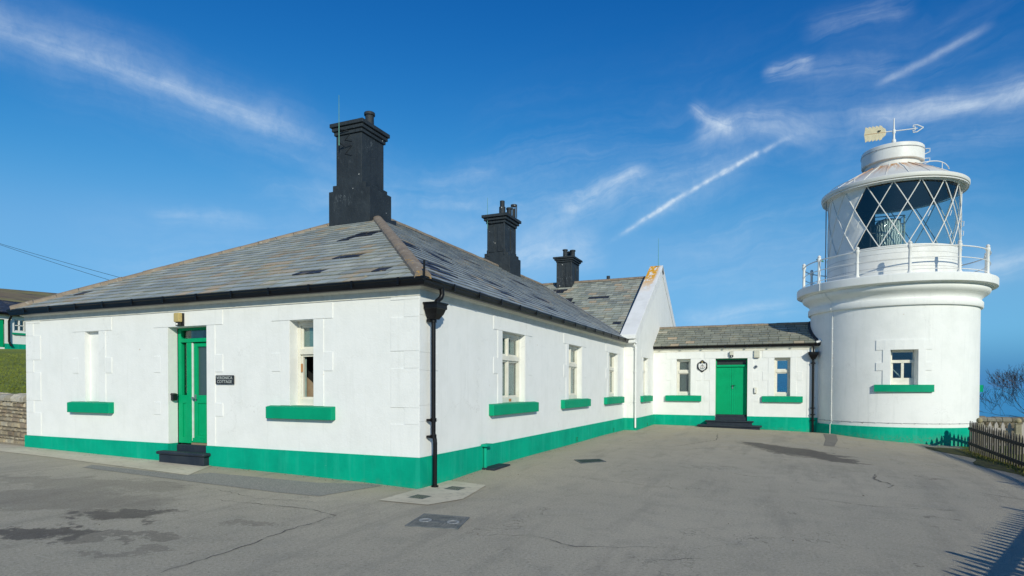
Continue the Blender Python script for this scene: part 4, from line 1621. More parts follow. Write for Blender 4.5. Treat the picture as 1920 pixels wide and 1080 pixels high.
# double door
fr = MB()
D = -.2
fr.box(FL, 2.892, 2.93, .04, 2.28, D - .08, D + .03, GREEND)
fr.box(FL, 4.04, 4.088, .04, 2.28, D - .08, D + .0, GREEND)
fr.box(FL, 2.93, 4.04, 2.24, 2.28, D - .08, D + .01, GREEND)
fr.box(FL, 2.91, 4.06, 1.95, 2.03, D - .08, D + .06, GREEND)
fr.build('door_frame', lk, bevel=.005)
x = MB()
x.box(FL, 2.93, 4.04, 2.03, 2.24, D - .04, D - .03, SIGNB)
x.build('fanlight', lk)
for (s0, s1) in ((2.935, 3.487), (3.492, 4.04)):
    x = MB()
    n = 7
    for k in range(n):
        w_ = (s1 - s0) / n
        x.box(FL, s0 + w_ * k + .003, s0 + w_ * (k + 1) - .003, .05, 1.95, D - .03, D, GREEND)
    x.box(FL, s0, s1, .05, 1.95, D - .05, D - .006, GREEND)
    d_ = x.build('door', lk, bevel=.002)
    if s1 > 3.6:
        h = MB()
        h.tube([FL(3.53, 1.20, D), FL(3.53, 1.20, D + .05)], .022, STEEL, 10)
        h.tube([FL(3.50, 1.20, D + .05), FL(3.62, 1.20, D + .05)], .012, BLKPL, 8)
        h.box(FL, 3.515, 3.545, 1.08, 1.16, D, D + .02, STEEL)
        h.build('handle', d_)
st = MB()
st.box(FL, 2.893, 4.087, -.9, -.05, -.3, -.03, STEPB)
st.box(FL, 2.893, 4.087, -.05, .045, -.3, -.12, STEPB)
st.build('threshold', lk, bevel=.01)
st = MB()
st.box(FL, 2.60, 4.28, -.9, -.23, 0, .26, STEPB)
st.box(FL, 2.54, 4.34, -.23, -.18, 0, .31, STEPB)
st.build('upper_step', lk, bevel=.012)
st = MB()
st.box(FL, 2.34, 4.57, -.9, -.40, 0, .55, STEPB)
st.box(FL, 2.27, 4.64, -.40, -.345, 0, .60, STEPB)
st.build('lower_step', lk, bevel=.012)

dp = MB()
dp.tube([FL(6.40, 2.72, .13), FL(6.40, 2.45, .13)], .032, BLACK, 10)
dp.tube([FL(6.40, 2.26, .10), FL(6.40, -.62, .10)], .042, BLACK, 12)
for z in (2.05, .36, .12, -.10, -.56):
    dp.tube([FL(6.40, z - .025, .10), FL(6.40, z + .025, .10)], .056, BLACK, 12)
    dp.box(FL, 6.31, 6.49, z - .012, z + .012, .03, .09, BLACK)
dpo = dp.build('downpipe', lk, smooth=True)
hp = MB()
hopper(hp, FL, 6.40, 2.20, BLACK)
hp.build('hopper', dpo)

# ------------------------------------------------------------------ fittings on walls (things of their own)


def wall_lamp(name, F, s, z0, z1, w, label, cover_m):
    p = F(s, z0, 0)
    root = thing(name, p, label, 'lamp')
    b = MB()
    b.box(F, s - w / 2, s + w / 2, z0, z1, 0, .05, BLKPL)
    b.box(F, s - w * .35, s + w * .35, z0, z0 + (z1 - z0) * .28, .05, .11, BLKPL)
    b.build('base', root, bevel=.006)
    b = MB()
    b.box(F, s - w * .5, s + w * .5, z0 + (z1 - z0) * .28, z1, .052, .14, cover_m)
    b.build('lamp_cover', root, bevel=.02)
    b = MB()
    q_ = F(s, z0 + (z1 - z0) * .12, .12)
    b.ball(q_, .022, WHITEP)
    b.build('sensor', root, smooth=True)


wall_lamp('wall_lamp', FA, -5.42, 2.31, 2.56, .15, 'amber bulkhead lamp with black base above the narrow half glazed green door', AMBER)
wall_lamp('wall_lamp', FL, 3.50, 2.33, 2.56, .13, 'small cream lamp above the green double door of the low range', CRMPL)


def wall_box(name, F, s0, s1, z0, z1, o, m, label, cat, m2=None):
    root = thing(name, F((s0 + s1) / 2, z0, 0), label, cat)
    b = MB()
    b.box(F, s0, s1, z0, z1, 0, o, m)
    b.build('housing', root, bevel=.008)
    b = MB()
    b.box(F, s0 + .02, s1 - .02, z0 - .012, z0 - .001, .01, o - .01, m2 or BLKPL)
    b.build('base_tray', root)
    return root


wall_box('alarm_box', FL, 4.33, 4.53, 2.29, 2.58, .09, CRMPL, 'cream alarm box high on the wall right of the green double door', 'alarm box', SIGNB)
ic = wall_box('entry_phone', FL, 4.33, 4.43, .90, 1.13, .06, CRMPL, 'cream entry phone on the white wall right of the green double door', 'entry phone')
b = MB()
b.box(FL, 4.345, 4.385, .92, 1.10, .06, .085, WHITEP)
b.build('handset', ic, bevel=.01)
b = MB()
b.tube([FL(4.40, 1.94, .022), FL(4.40, 1.94, .07)], [.06, .05], STEEL, 16)
b.tube([FL(4.40, 1.94, .07), FL(4.40, 1.94, .10)], .025, BLKPL, 12)
tag(b.build('door_bell', root=FL(4.40, 1.94, 0)), 'small round metal bell below the cream alarm box', 'bell')

root = thing('letter_box', (-5.78, .1, .85), 'small black letter box on the white reveal beside the half glazed green door', 'letter box')
b = MB()
b.wbox(-5.818, -5.745, .04, .14, .85, .97, BLKPL)
b.build('body', root, bevel=.01)
b = MB()
b.hexa([(-5.818, .03, .965), (-5.735, .03, .965), (-5.735, .15, .965), (-5.818, .15, .965), (-5.818, .05, 1.0), (-5.77, .05, .99), (-5.77, .14, .99), (-5.818, .14, 1.0)], BLKPL)
b.build('lid', root)

# name plate
root = thing('name_plate', (-4.25, 0, 1.26), 'dark slate name plate with pale lettering right of the half glazed green door', 'sign')
b = MB()
b.box(FA, -4.48, -4.02, 1.18, 1.345, .02, .04, SIGNB)
b.build('plate', root, bevel=.003)


def lettering(lines, parent, m):
    me_all = MB()
    for body, size, loc in lines:
        cu = bpy.data.curves.new('lettering', 'FONT')
        cu.body = body
        cu.size = size
        cu.align_x = 'CENTER'
        cu.extrude = .001
        cu.space_character = 1.08
        cu.offset = .0004
        o = bpy.data.objects.new('lettering', cu)
        COL.objects.link(o)
        dg = bpy.context.evaluated_depsgraph_get()
        me = bpy.data.meshes.new_from_object(o.evaluated_get(dg))
        for p in me.polygons:
            me_all.face([(loc[0] + me.vertices[i].co.x, loc[1] - me.vertices[i].co.z, loc[2] + me.vertices[i].co.y) for i in p.vertices], m)
        bpy.data.objects.remove(o)
        bpy.data.curves.remove(cu)
        bpy.data.meshes.remove(me)
    return me_all.build('lettering', parent, recalc=False)


lettering([('VERONICA', .078, (-4.25, -.042, 1.272)), ('COTTAGE', .078, (-4.25, -.042, 1.200))], root, LETT)

# crest
root = thing('crest_plaque', FL(2.39, 1.98, 0), 'black and white painted shield crest left of the green double door', 'crest')
b = MB()


def disc_poly(b, pts, o0, o1, m):
    n = len(pts)
    b.face([FL(x, z, o1) for x, z in pts], m)
    for k in range(n):
        k2 = (k + 1) % n
        b.face([FL(*pts[k], o0), FL(*pts[k2], o0), FL(*pts[k2], o1), FL(*pts[k], o1)], m)


outer = []
for k in range(48):
    a = 2 * math.pi * k / 48
    r_ = .215 * (1 + .06 * math.cos(6 * a) + .04 * math.cos(4 * a))
    outer.append((2.39 + r_ * math.sin(a) * .92, 1.985 + r_ * math.cos(a) * 1.02))
disc_poly(b, outer, .02, .04, BLKPL)
b.build('backing', root)
b = MB()
sh = [(-.135, .11), (-.07, .09), (0, .125), (.07, .09), (.135, .11), (.15, 0), (.125, -.09), (.07, -.15), (0, -.18), (-.07, -.15), (-.125, -.09), (-.15, 0)]
disc_poly(b, [(2.39 + x_, 1.985 + z_) for x_, z_ in sh], .04, .048, WHITEP)
b.build('shield', root)
b = MB()
b.box(FL, 2.382, 2.398, 1.86, 2.08, .048, .052, BLKPL)
b.box(FL, 2.33, 2.45, 2.005, 2.02, .048, .052, BLKPL)
for sx in (-1, 1):
    for k in range(5):
        a0, a1 = k * 18, (k + 1) * 18
        P_ = [(2.39 + sx * math.sin(R(a)) * .085, 1.93 - math.cos(R(a)) * .085 + .02) for a in (a0, a1)]
        b.tube([FL(*P_[0], .052), FL(*P_[1], .052)], .009, BLKPL, 5)
    b.box(FL, 2.39 + sx * .055 - .014, 2.39 + sx * .055 + .014, 1.945, 1.975, .048, .052, RUST)
b.box(FL, 2.365, 2.415, 2.125, 2.165, .04, .05, AMBER)
b.build('emblem', root)

# ------------------------------------------------------------------ lighthouse
lh = thing('lighthouse', (TX, TY, -.7), 'squat round white lighthouse with green base and diamond paned lantern', 'lighthouse')


def TP(a, r_, z): return (TX + r_ * math.sin(R(a)), TY - r_ * math.cos(R(a)), z)


W1, W2 = (-7.6, 9.5, 1.24, 2.42), (86, 104, 1.24, 2.42)
angs = sorted(set([round(-180 + 3.75 * k, 3) for k in range(97)] + [W1[0], W1[1], W2[0], W2[1]]))


def skip(a, z):
    return any(w[0] < a < w[1] and w[2] < z < w[3] for w in (W1, W2))


b = MB()
prof = [(TR, -.2), (TR, .5), (TR, 1.24), (TR, 1.83), (TR, 2.42), (TR, 3.1), (TR, 3.92)]
b.lathe(TX, TY, prof, WHITE2, n=angs, skip=skip)
prof = [(TR - .03, 3.90), (2.77, 3.905), (2.785, 3.93), (2.785, 4.10), (2.765, 4.13), (2.71, 4.14), (2.715, 4.18), (2.74, 4.24), (2.80, 4.31), (2.89, 4.37), (2.955, 4.42), (2.985, 4.48), (2.99, 4.53), (2.985, 4.57)]
b.lathe(TX, TY, prof, WHITE2, n=128)
b.build('tower', lh, smooth=True)
for w in (W1, W2):
    b = MB()
    a0, a1, z0, z1 = w
    ri = TR - .42
    ia0, ia1 = a0 + 1.0, a1 - 1.0
    b.face([TP(a0, TR, z0), TP(a0, TR, z1), TP(ia0, ri, z1), TP(ia0, ri, z0)], WHITE2)
    b.face([TP(a1, TR, z0), TP(a1, TR, z1), TP(ia1, ri, z1), TP(ia1, ri, z0)], WHITE2)
    b.face([TP(a0, TR, z0), TP(a1, TR, z0), TP(ia1, ri, z0), TP(ia0, ri, z0)], WHITE2)
    b.face([TP(a0, TR, z1), TP((a0 + a1) / 2, TR, z1), TP(a1, TR, z1), TP(ia1, ri, z1), TP(ia0, ri, z1)], WHITE2)
    for (p, q_) in ((-16, 18),):
        b.face([TP(a0 - 3, ri - .12, z0 - .2), TP(a1 + 3, ri - .12, z0 - .2), TP(a1 + 3, ri - .12, z1 + .2), TP(a0 - 3, ri - .12, z1 + .2)], DARK)
    b.build('window_reveal', lh)
b = MB()
b.lathe(TX, TY, [(TR + .065, -1.4), (TR + .065, -.215), (TR + .055, -.20), (TR - .01, -.195)], GREENB, n=128)
b.build('base_band', lh, smooth=True)
b = MB()
slab_p = [(2.97, 4.575), (3.04, 4.575), (3.05, 4.60), (3.13, 4.605), (3.185, 4.63), (3.19, 4.66), (3.19, 4.88), (3.17, 4.905), (2.0, 4.93)]
b.lathe(TX, TY, slab_p, WHITE2, n=128)
b.build('gallery_slab', lh, smooth=True)

# quoins of tower window
b = MB()


def tbox(b, a0, a1, z0, z1, r0, r1, m, n=4):
    for k in range(n):
        p, q_ = a0 + (a1 - a0) * k / n, a0 + (a1 - a0) * (k + 1) / n
        b.hexa([TP(p, r0, z0), TP(q_, r0, z0), TP(q_, r1, z0), TP(p, r1, z0), TP(p, r0, z1), TP(q_, r0, z1), TP(q_, r1, z1), TP(p, r1, z1)], m)


for (a0, a1, z0, z1) in ((W1[0] - 4.6, W1[0], 1.24, 2.42), (W1[1], W1[1] + 4.6, 1.24, 2.42), (W1[0] - 8.8, W1[1] + 8.8, 2.42, 2.75), (W1[0] - 8.8, W1[0] - 4.6, 1.72, 1.99), (W1[1] + 4.6, W1[1] + 8.8, 1.72, 1.99)):
    tbox(b, a0, a1, z0, z1, TR - .02, TR + .022, WHITE2, 6)
b.build('opening_surround', lh)
for (w, lab) in ((W1, None), (W2, None)):
    b = MB()
    tbox(b, w[0] - 9.5, w[1] + 9.5, 1.00, 1.24, TR - .03, TR + .10, GREENS, 10)
    s_ = b.build('sill', lh)
# tower window frame
ri = TR - .30
c0 = (W1[0] + W1[1]) / 2
half = .355


def FT(s, z, o):
    a = R(c0)
    ex_, ey_ = math.cos(a), math.sin(a)
    nx, ny = math.sin(a), -math.cos(a)
    return (TX + nx * (ri + o) + ex_ * s, TY + ny * (ri + o) + ey_ * s, z)


b = MB()
for (s0, s1, z0, z1, e) in ((-half, -half + .05, 1.24, 2.42, 0), (half - .05, half, 1.24, 2.42, 0), (-half, half, 2.34, 2.42, 0), (-half, half, 1.24, 1.47, .02), (-half, half, 1.98, 2.08, .03), (-.04, .04, 1.47, 1.98, .01),
                             (-half + .05, -half + .08, 1.47, 1.98, -.02), (half - .08, half - .05, 1.47, 1.98, -.02)):
    b.box(FT, s0, s1, z0, z1, -.06, e, CREAM)
wf = b.build('window', lh, bevel=.004)
b = MB()
b.box(FT, -half + .04, half - .04, 1.44, 2.36, -.04, -.034, GLASS)
b.build('pane', wf)
b = MB()
b.hexa([FT(-.30, 1.78, -.09), FT(-.28, 1.78, -.09), FT(-.04, 1.50, -.09), FT(-.07, 1.50, -.09), FT(-.30, 1.80, -.07), FT(-.28, 1.80, -.07), FT(-.04, 1.53, -.07), FT(-.07, 1.53, -.07)], CREAM)
b.build('window_stay', wf)

# conductor cable up the tower and round the base
b = MB()
b.tube([TP(-49, TR + .075, -.6), TP(-49, TR + .075, -.2), TP(-49, TR + .02, -.16), TP(-49, TR + .018, 2), TP(-49, TR + .018, 3.9), TP(-49, 2.80, 3.95), TP(-49, 2.80, 4.12), TP(-49, 2.75, 4.2), TP(-49.5, 3.0, 4.47), TP(-50, 3.06, 4.56), TP(-51, 3.2, 4.62), TP(-51, 3.205, 4.9)], .010, WHITE2, 6)
for k in range(9):
    b.tube([TP(-49, TR + .005, k * .45 + .1), TP(-49, TR + .04, k * .45 + .1)], .022, WMETAL, 6)
b.build('conductor_cable', lh)
b = MB()
b.tube([TP(-75 + 2.5 * k, TR + .012, -.06 + .003 * math.sin(k * 2.1)) for k in range(70)], .007, LEAD, 5)
for k in range(22):
    a = -72 + 8 * k
    b.tube([TP(a, TR, -.06), TP(a, TR + .03, -.06)], .015, WMETAL if k % 2 else LEAD, 6)
b.build('clipped_wire', lh)

# gallery railing
rail = MB()
RR = 2.95
for (z, r_) in ((5.80, .021), (5.43, .014), (5.05, .014)):
    rail.tube([TP(360 * k / 96, RR, z) for k in range(97)], r_, WMETAL, 8, False)
ro = rail.build('railing', lh, smooth=True)
for k in range(12):
    a = -87.5 + 30 * k
    px, py, _ = TP(a, RR, 0)
    p = MB()
    p.lathe(px, py, [(.085, 4.90), (.085, 4.94), (.065, 4.98), (.052, 5.02), (.048, 5.40), (.056, 5.41), (.056, 5.45), (.048, 5.46), (.046, 5.72), (.06, 5.75), (.075, 5.80), (.07, 5.86), (.045, 5.88), (.06, 5.90), (.062, 5.93), (.04, 5.965), (.005, 5.985)], WMETAL, n=14)
    p.build('railing_post', ro, smooth=True)

# lantern
b = MB()
b.lathe(TX, TY, [(2.16, 4.92), (2.16, 4.98), (2.135, 4.99), (2.135, 6.00), (2.15, 6.01), (2.15, 6.05), (2.05, 6.06)], WMETAL, n=96)
for k in range(3):
    b.lathe(TX, TY, [(2.136, 5.3 + .24 * k), (2.139, 5.304 + .24 * k), (2.136, 5.308 + .24 * k)], LEAD, n=96)
b.lathe(TX, TY, [(1.2, 6.035), (2.06, 6.04)], DARK, n=48)
b.build('lantern_base', lh, smooth=True)
Zs = [8.26, 7.515, 6.77, 6.045]
DA = 22.5
AT = -6.6     # a top node
# blanking panels on the landward side, flat dark inside
# vertical sheet with a zigzag edge along the glazing bars
R0 = 2.10
b = MB()
edge = [(-40.3, Zs[3]), (-29.1, Zs[2]), (-40.3, Zs[1]), (-29.1, Zs[0])]


def bx_edge(z, edge):
    for (a0, z0), (a1, z1) in zip(edge, edge[1:]):
        if z0 <= z <= z1:
            return a0 + (a1 - a0) * (z - z0) / (z1 - z0)
    return edge[-1][0]


zl = sorted(set([Zs[3] + (Zs[0] - Zs[3]) * k / 18 for k in range(19)] + Zs))
A_END = -172
for z0, z1 in zip(zl, zl[1:]):
    e0, e1 = bx_edge(z0, edge), bx_edge(z1, edge)
    n = 26
    for k in range(n):
        u0, u1 = k / n, (k + 1) / n
        aa = lambda e, u: A_END + (e - A_END) * u
        for r_, m_ in ((R0, WMETAL), (R0 - .03, DARK)):
            b.face([TP(aa(e0, u0), r_, z0), TP(aa(e0, u1), r_, z0), TP(aa(e1, u1), r_, z1), TP(aa(e1, u0), r_, z1)], m_)
o = b.build('blanking_panel', lh, smooth=True, recalc=False)
# glass
b = MB()
n = 80
for z0, z1 in zip(zl, zl[1:]):
    e0, e1 = bx_edge(z0, edge), bx_edge(z1, edge)
    for k in range(n):
        u0, u1 = k / n, (k + 1) / n
        aa = lambda e, u: e + (360 + A_END - e) * u
        b.face([TP(aa(e0, u0), R0 - .012, z0), TP(aa(e0, u1), R0 - .012, z0), TP(aa(e1, u1), R0 - .012, z1), TP(aa(e1, u0), R0 - .012, z1)], GLASS)
b.build('lantern_glass', lh, smooth=True, recalc=False)
b = MB()
for k in range(16):
    a = AT + DA * k
    for sgn in (-1, 1):
        pts = []
        for j in range(3):
            a0, a1 = a + sgn * DA / 2 * j, a + sgn * DA / 2 * (j + 1)
            for q_ in range(3):
                u = q_ / 3
                pts.append(TP(a0 + (a1 - a0) * u, R0 + .012, Zs[j] + (Zs[j + 1] - Zs[j]) * u))
        pts.append(TP(a + sgn * DA * 1.5, R0 + .012, Zs[3]))
        b.tube(pts, .0165, WMETAL, 6)
b.lathe(TX, TY, [(2.09, 8.22), (2.15, 8.22), (2.15, 8.28), (2.09, 8.28)], WMETAL, n=96)
b.build('glazing_bars', lh)
for (a, z) in ((-35.5, 6.95), (22, 7.05), (44, 7.1), (44, 6.4), (60, 7.0), (71, 6.55), (73, 6.9)):
    b = MB()
    P_ = [TP(a - 1, R0 + .03, z - .09), TP(a - 1, R0 + .09, z - .09), TP(a + 1, R0 + .09, z + .09), TP(a + 1, R0 + .03, z + .09)]
    b.tube(P_, .010, WMETAL, 6)
    b.build('hand_hold', lh)
# roof
b = MB()
b.lathe(TX, TY, [(2.12, 8.27), (2.20, 8.27), (2.27, 8.30), (2.345, 8.30), (2.36, 8.33), (2.36, 8.41), (2.33, 8.44), (2.20, 8.46), (1.6, 8.86), (.93, 9.22)], CONEM, n=96)
for k in range(20):
    a = 18 * k + 5
    b.tube([TP(a, 2.2, 8.465), TP(a, 1.6, 8.87), TP(a, .93, 9.235)], .012, CONEM, 5)
b.build('lantern_roof', lh, smooth=True)
b = MB()
b.lathe(TX, TY, [(2.08, 8.275), (1.6, 8.6), (.9, 9.1), (.1, 9.15)], DARK, n=48)
b.build('lantern_ceiling', lh, smooth=True)
b = MB()
b.lathe(TX, TY, [(2.30, 8.235), (2.33, 8.235), (2.33, 8.265), (2.30, 8.265), (2.30, 8.235)], WMETAL, n=96)
for k in range(20):
    b.tube([TP(18 * k, 2.14, 8.25), TP(18 * k, 2.31, 8.25)], .012, WMETAL, 5)
b.tube([TP(20 + 3 * k, 1.75, 8.90 + .10 * math.sin(math.pi * k / 17)) for k in range(18)], .016, WMETAL, 6)
b.tube([TP(-80 + 3 * k, 2.1, 8.62) for k in range(14)], .014, WMETAL, 6)
for k in (0, 6, 13):
    b.tube([TP(-80 + 3 * k, 2.1, 8.52), TP(-80 + 3 * k, 2.1, 8.62)], .012, WMETAL, 5)
b.tube([TP(50, 1.75, 8.76), TP(50, 1.75, 8.98)], .012, WMETAL, 5)
b.build('roof_handrail', lh)
b = MB()
b.lathe(TX, TY, [(.93, 9.18), (.90, 9.22), (.90, 9.40), (.99, 9.40), (1.01, 9.42), (1.01, 9.93), (.99, 9.955), (.93, 9.96), (.2, 10.08), (.05, 10.12)], WMETAL, n=72)
for k in range(8):
    a = 45 * k + 10
    b.tube([TP(a, 1.0, 9.80), TP(a, 1.03, 9.80)], .02, WMETAL, 6)
b.tube([TP(5 * k, 1.03, 9.80) for k in range(73)], .008, LEAD, 5)
b.build('ventilator', lh, smooth=True)
for z in (9.85, 9.5):
    b = MB()
    b.tube([TP(80, 1.0, z), TP(80, 1.16, z - .02), TP(80, 1.16, z - .14), TP(80, 1.0, z - .2)], .014, WMETAL, 6)
    b.build('ventilator_handle', lh)
# weather vane
b = MB()
b.lathe(TX + .04, TY, [(.10, 10.06), (.10, 10.12), (.055, 10.16), (.05, 10.26), (.075, 10.30), (.075, 10.36), (.04, 10.42), (.035, 10.60), (.055, 10.64), (.055, 10.74), (.03, 10.78), (.018, 11.17), (.003, 11.2)], WMETAL, n=14)
vane = b.build('weather_vane', lh, smooth=True)
b = MB()
zt_ = 10.71
b.tube([(8.78, TY, zt_ + .01), (TX + .3, TY, zt_ - .01), (TX + .78, TY, zt_ - .02)], .02, WMETAL, 8)
P_ = []
nN = 5
x0_, x1_ = 8.10, 8.83
top_ = [(x0_ + .04, .02)]
outl = [(x0_, 0)]
pts_u = [(x0_ + .02, .12)]
for k in range(5):
    xk = x0_ + .07 + k * .115
    pts_u += [(xk - .03, .285), (xk + .055, .25), (xk + .07, .20)]
pts_u += [(x1_ - .03, .12), (x1_, .0)]
pts_l = [(x, -z) for x, z in reversed(pts_u[:-1])]
poly = [(x0_, 0)] + pts_u + pts_l
for y_ in (TY - .012, TY + .012):
    b.face([(x, y_, zt_ + z) for x, z in poly], TVANE)
for k in range(len(poly)):
    p, q_ = poly[k], poly[(k + 1) % len(poly)]
    b.face([(p[0], TY - .012, zt_ + p[1]), (q_[0], TY - .012, zt_ + q_[1]), (q_[0], TY + .012, zt_ + q_[1]), (p[0], TY + .012, zt_ + p[1])], TVANE)
b.tube([(8.60, TY - .02, zt_ + .06), (8.60, TY - .03, zt_ + .09)], .05, DLEAD, 10)
b.tube([(x0_ + .02, TY - .015, zt_), (x1_, TY - .015, zt_)], .006, RUST, 5)
b.build('tail_feather', vane, recalc=False)
b = MB()
hx_ = TX + .72
for sg in (-1, 1):
    b.tube([(hx_ + .25, TY, zt_ - .02), (hx_ + .05, TY, zt_ - .02 + sg * .13), (hx_ - .07, TY, zt_ - .02 + sg * .13), (hx_ - .08, TY, zt_ - .02 + sg * .07), (hx_ + .0, TY, zt_ - .02 + sg * .05), (hx_ - .02, TY, zt_ - .02)], .02, WMETAL, 6)
b.build('arrow_head', vane)
# lens and machinery inside
b = MB()
lx, ly = TX - .12, TY
b.lathe(lx, ly, [(.10, 6.04), (.40, 6.06), (.42, 6.35), (.47, 6.4), (.50, 6.7), (.48, 7.1), (.38, 7.35), (.25, 7.42), (.05, 7.45)], LENS, n=24)
b.build('lens', lh, smooth=True)
b = MB()
for (dx, dy) in ((-.95, .1), (-.55, .35), (-.60, -.3), (.45, .35), (.5, -.2)):
    b.tube([(lx + dx, ly + dy, 6.04), (lx + dx, ly + dy, 7.5)], .03, DLEAD if dx < 0 else CURTG, 6)
for z in (6.9, 7.2, 7.5):
    b.tube([(lx - .95, ly + .1, z), (lx - .55, ly + .35, z), (lx + .45, ly + .35, z), (lx + .5, ly - .2, z), (lx - .6, ly - .3, z), (lx - .95, ly + .1, z)], .02, DLEAD, 5)
b.tube([(lx - .95, ly + .1, 6.1), (lx - .55, ly + .35, 6.9)], .02, DLEAD, 5)
b.tube([(lx - .95, ly + .1, 6.9), (lx - .6, ly - .3, 6.1)], .02, DLEAD, 5)
b.build('lens_frame', lh)
b = MB()
b.tube([TP(-83, 2.22, 4.95), TP(-83, 2.22, 8.3)], .02, LEAD, 6)
b.build('rain_pipe', lh)
x = MB()
x.tube([TP(-60, 2.95, 5.86), TP(-64, 2.6, 5.84)], .03, VERDI, 8)
x.build('rail_clamp', lh)

# ------------------------------------------------------------------ fences


def fence(path, label, top=1.08, pitch=.18, m=WOOD, group=None, side=1, w=.09, post_every=22, face_m=None, gz_=None, post_top=.02):
    Z = gz_ or gz
    root = thing('picket_fence', (path[0][0], path[0][1], Z(*path[0])), label, 'fence', group)
    P = [Vector((*p, 0)) for p in path]
    pts = []
    tot = 0
    for k in range(len(P) - 1):
        L = (P[k + 1] - P[k]).length
        d = (P[k + 1] - P[k]).normalized()
        s = -tot % pitch
        while s < L:
            pts.append((P[k] + d * s, d))
            s += pitch
        tot += L
    pk_, rl_ = MB(), MB()
    last = None
    for i, (p, d) in enumerate(pts):
        q = Vector((-d.y, d.x, 0)) * side
        z = Z(p.x, p.y)
        h = top * random.uniform(.975, 1.02)
        lean = random.uniform(-.008, .008)
        ww = w * random.uniform(.9, 1.1) / 2
        th = .018

        def C(s_, o_, zz):
            v = p + d * (s_ + lean * zz / top) + q * o_
            return (v.x, v.y, z + zz)
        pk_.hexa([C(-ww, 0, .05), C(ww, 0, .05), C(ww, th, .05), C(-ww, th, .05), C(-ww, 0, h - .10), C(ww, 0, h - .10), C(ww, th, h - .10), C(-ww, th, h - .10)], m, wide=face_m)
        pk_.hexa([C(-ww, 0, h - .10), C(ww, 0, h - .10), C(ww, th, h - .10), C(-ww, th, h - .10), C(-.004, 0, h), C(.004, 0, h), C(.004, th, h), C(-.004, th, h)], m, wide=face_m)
        if i % post_every == 3 and i > 30:
            po = MB()
            e = .024
            z0 = -.3
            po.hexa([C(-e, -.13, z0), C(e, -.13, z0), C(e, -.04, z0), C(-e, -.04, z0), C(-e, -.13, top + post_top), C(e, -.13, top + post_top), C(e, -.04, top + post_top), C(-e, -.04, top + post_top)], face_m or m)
            po.build('post', root)
    for zz in (.28, top - .26):
        for k in range(len(P) - 1):
            L = (P[k + 1] - P[k]).length
            n = max(1, int(L / 1.2))
            d = (P[k + 1] - P[k]).normalized()
            q = Vector((-d.y, d.x, 0)) * side
            for j in range(n):
                a_, b_ = P[k].lerp(P[k + 1], j / n), P[k].lerp(P[k + 1], (j + 1) / n)
                za, zb = Z(a_.x, a_.y) + zz, Z(b_.x, b_.y) + zz
                o0, o1 = q * -.042, q * -.002
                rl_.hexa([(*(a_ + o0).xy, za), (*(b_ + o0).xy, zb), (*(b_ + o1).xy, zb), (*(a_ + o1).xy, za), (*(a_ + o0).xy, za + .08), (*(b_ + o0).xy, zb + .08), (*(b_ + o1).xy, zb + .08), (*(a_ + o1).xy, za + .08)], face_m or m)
    pk_.build('picket_row', root)
    rl_.build('rail', root)
    return root


def gzf(x, y): return gz(min(x, 10.7), y) - .03 - .14 * max(0, min(1, (13.9 - y) / 4.5)) * max(0, min(1, (y - 3) / 4)) + .13 * max(0, min(1, (3.5 - y) / 2))


fence([(10.49, 13.9), (10.53, 11), (10.6, 7), (10.62, 3.3), (10.30, 2.1), (9.75, .8), (9.2, -.6), (8.25, -3.0), (7.6, -4.6)], 'weathered picket fence, shaded faces coloured dark, running from the lighthouse towards the right edge', side=1, gz_=gzf, face_m=WOODD, top=.98)
fence([(10.62, 14.15), (11.0, 15.35), (14.2, 15.9), (18, 16.6)], 'pale sunlit picket fence behind the dark one, between ball topped pillars', m=WOODP, side=-1, gz_=lambda x, y: -.96, top=1.02)


def pillar(x, y, label):
    z = -.95
    root = thing('gate_pillar', (x, y, z), label, 'pillar', 'ball topped stone pillars behind the fence')
    b = MB()
    b.wbox(x - .075, x + .075, y - .075, y + .075, z, z + .96, STONE, (.30, .27, .19))
    b.wbox(x - .09, x + .09, y - .09, y + .09, z + .96, z + .99, STONE, (.30, .27, .19))
    b.build('shaft', root, tone=True, bevel=.01)
    b = MB()
    b.ball((x, y, z + 1.07), .085, STONE, 14)
    o = b.build('ball_cap', root, smooth=True)
    at = o.data.attributes.new('tone', 'FLOAT_COLOR', 'FACE')
    at.data.foreach_set('color', [.34, .29, .17, 1] * len(o.data.polygons))


pillar(11.02, 15.12, 'stone pillar with round ball top, nearer the lighthouse behind the fence')
pillar(12.05, 15.32, 'stone pillar with round ball top, nearer the right edge behind the fence')


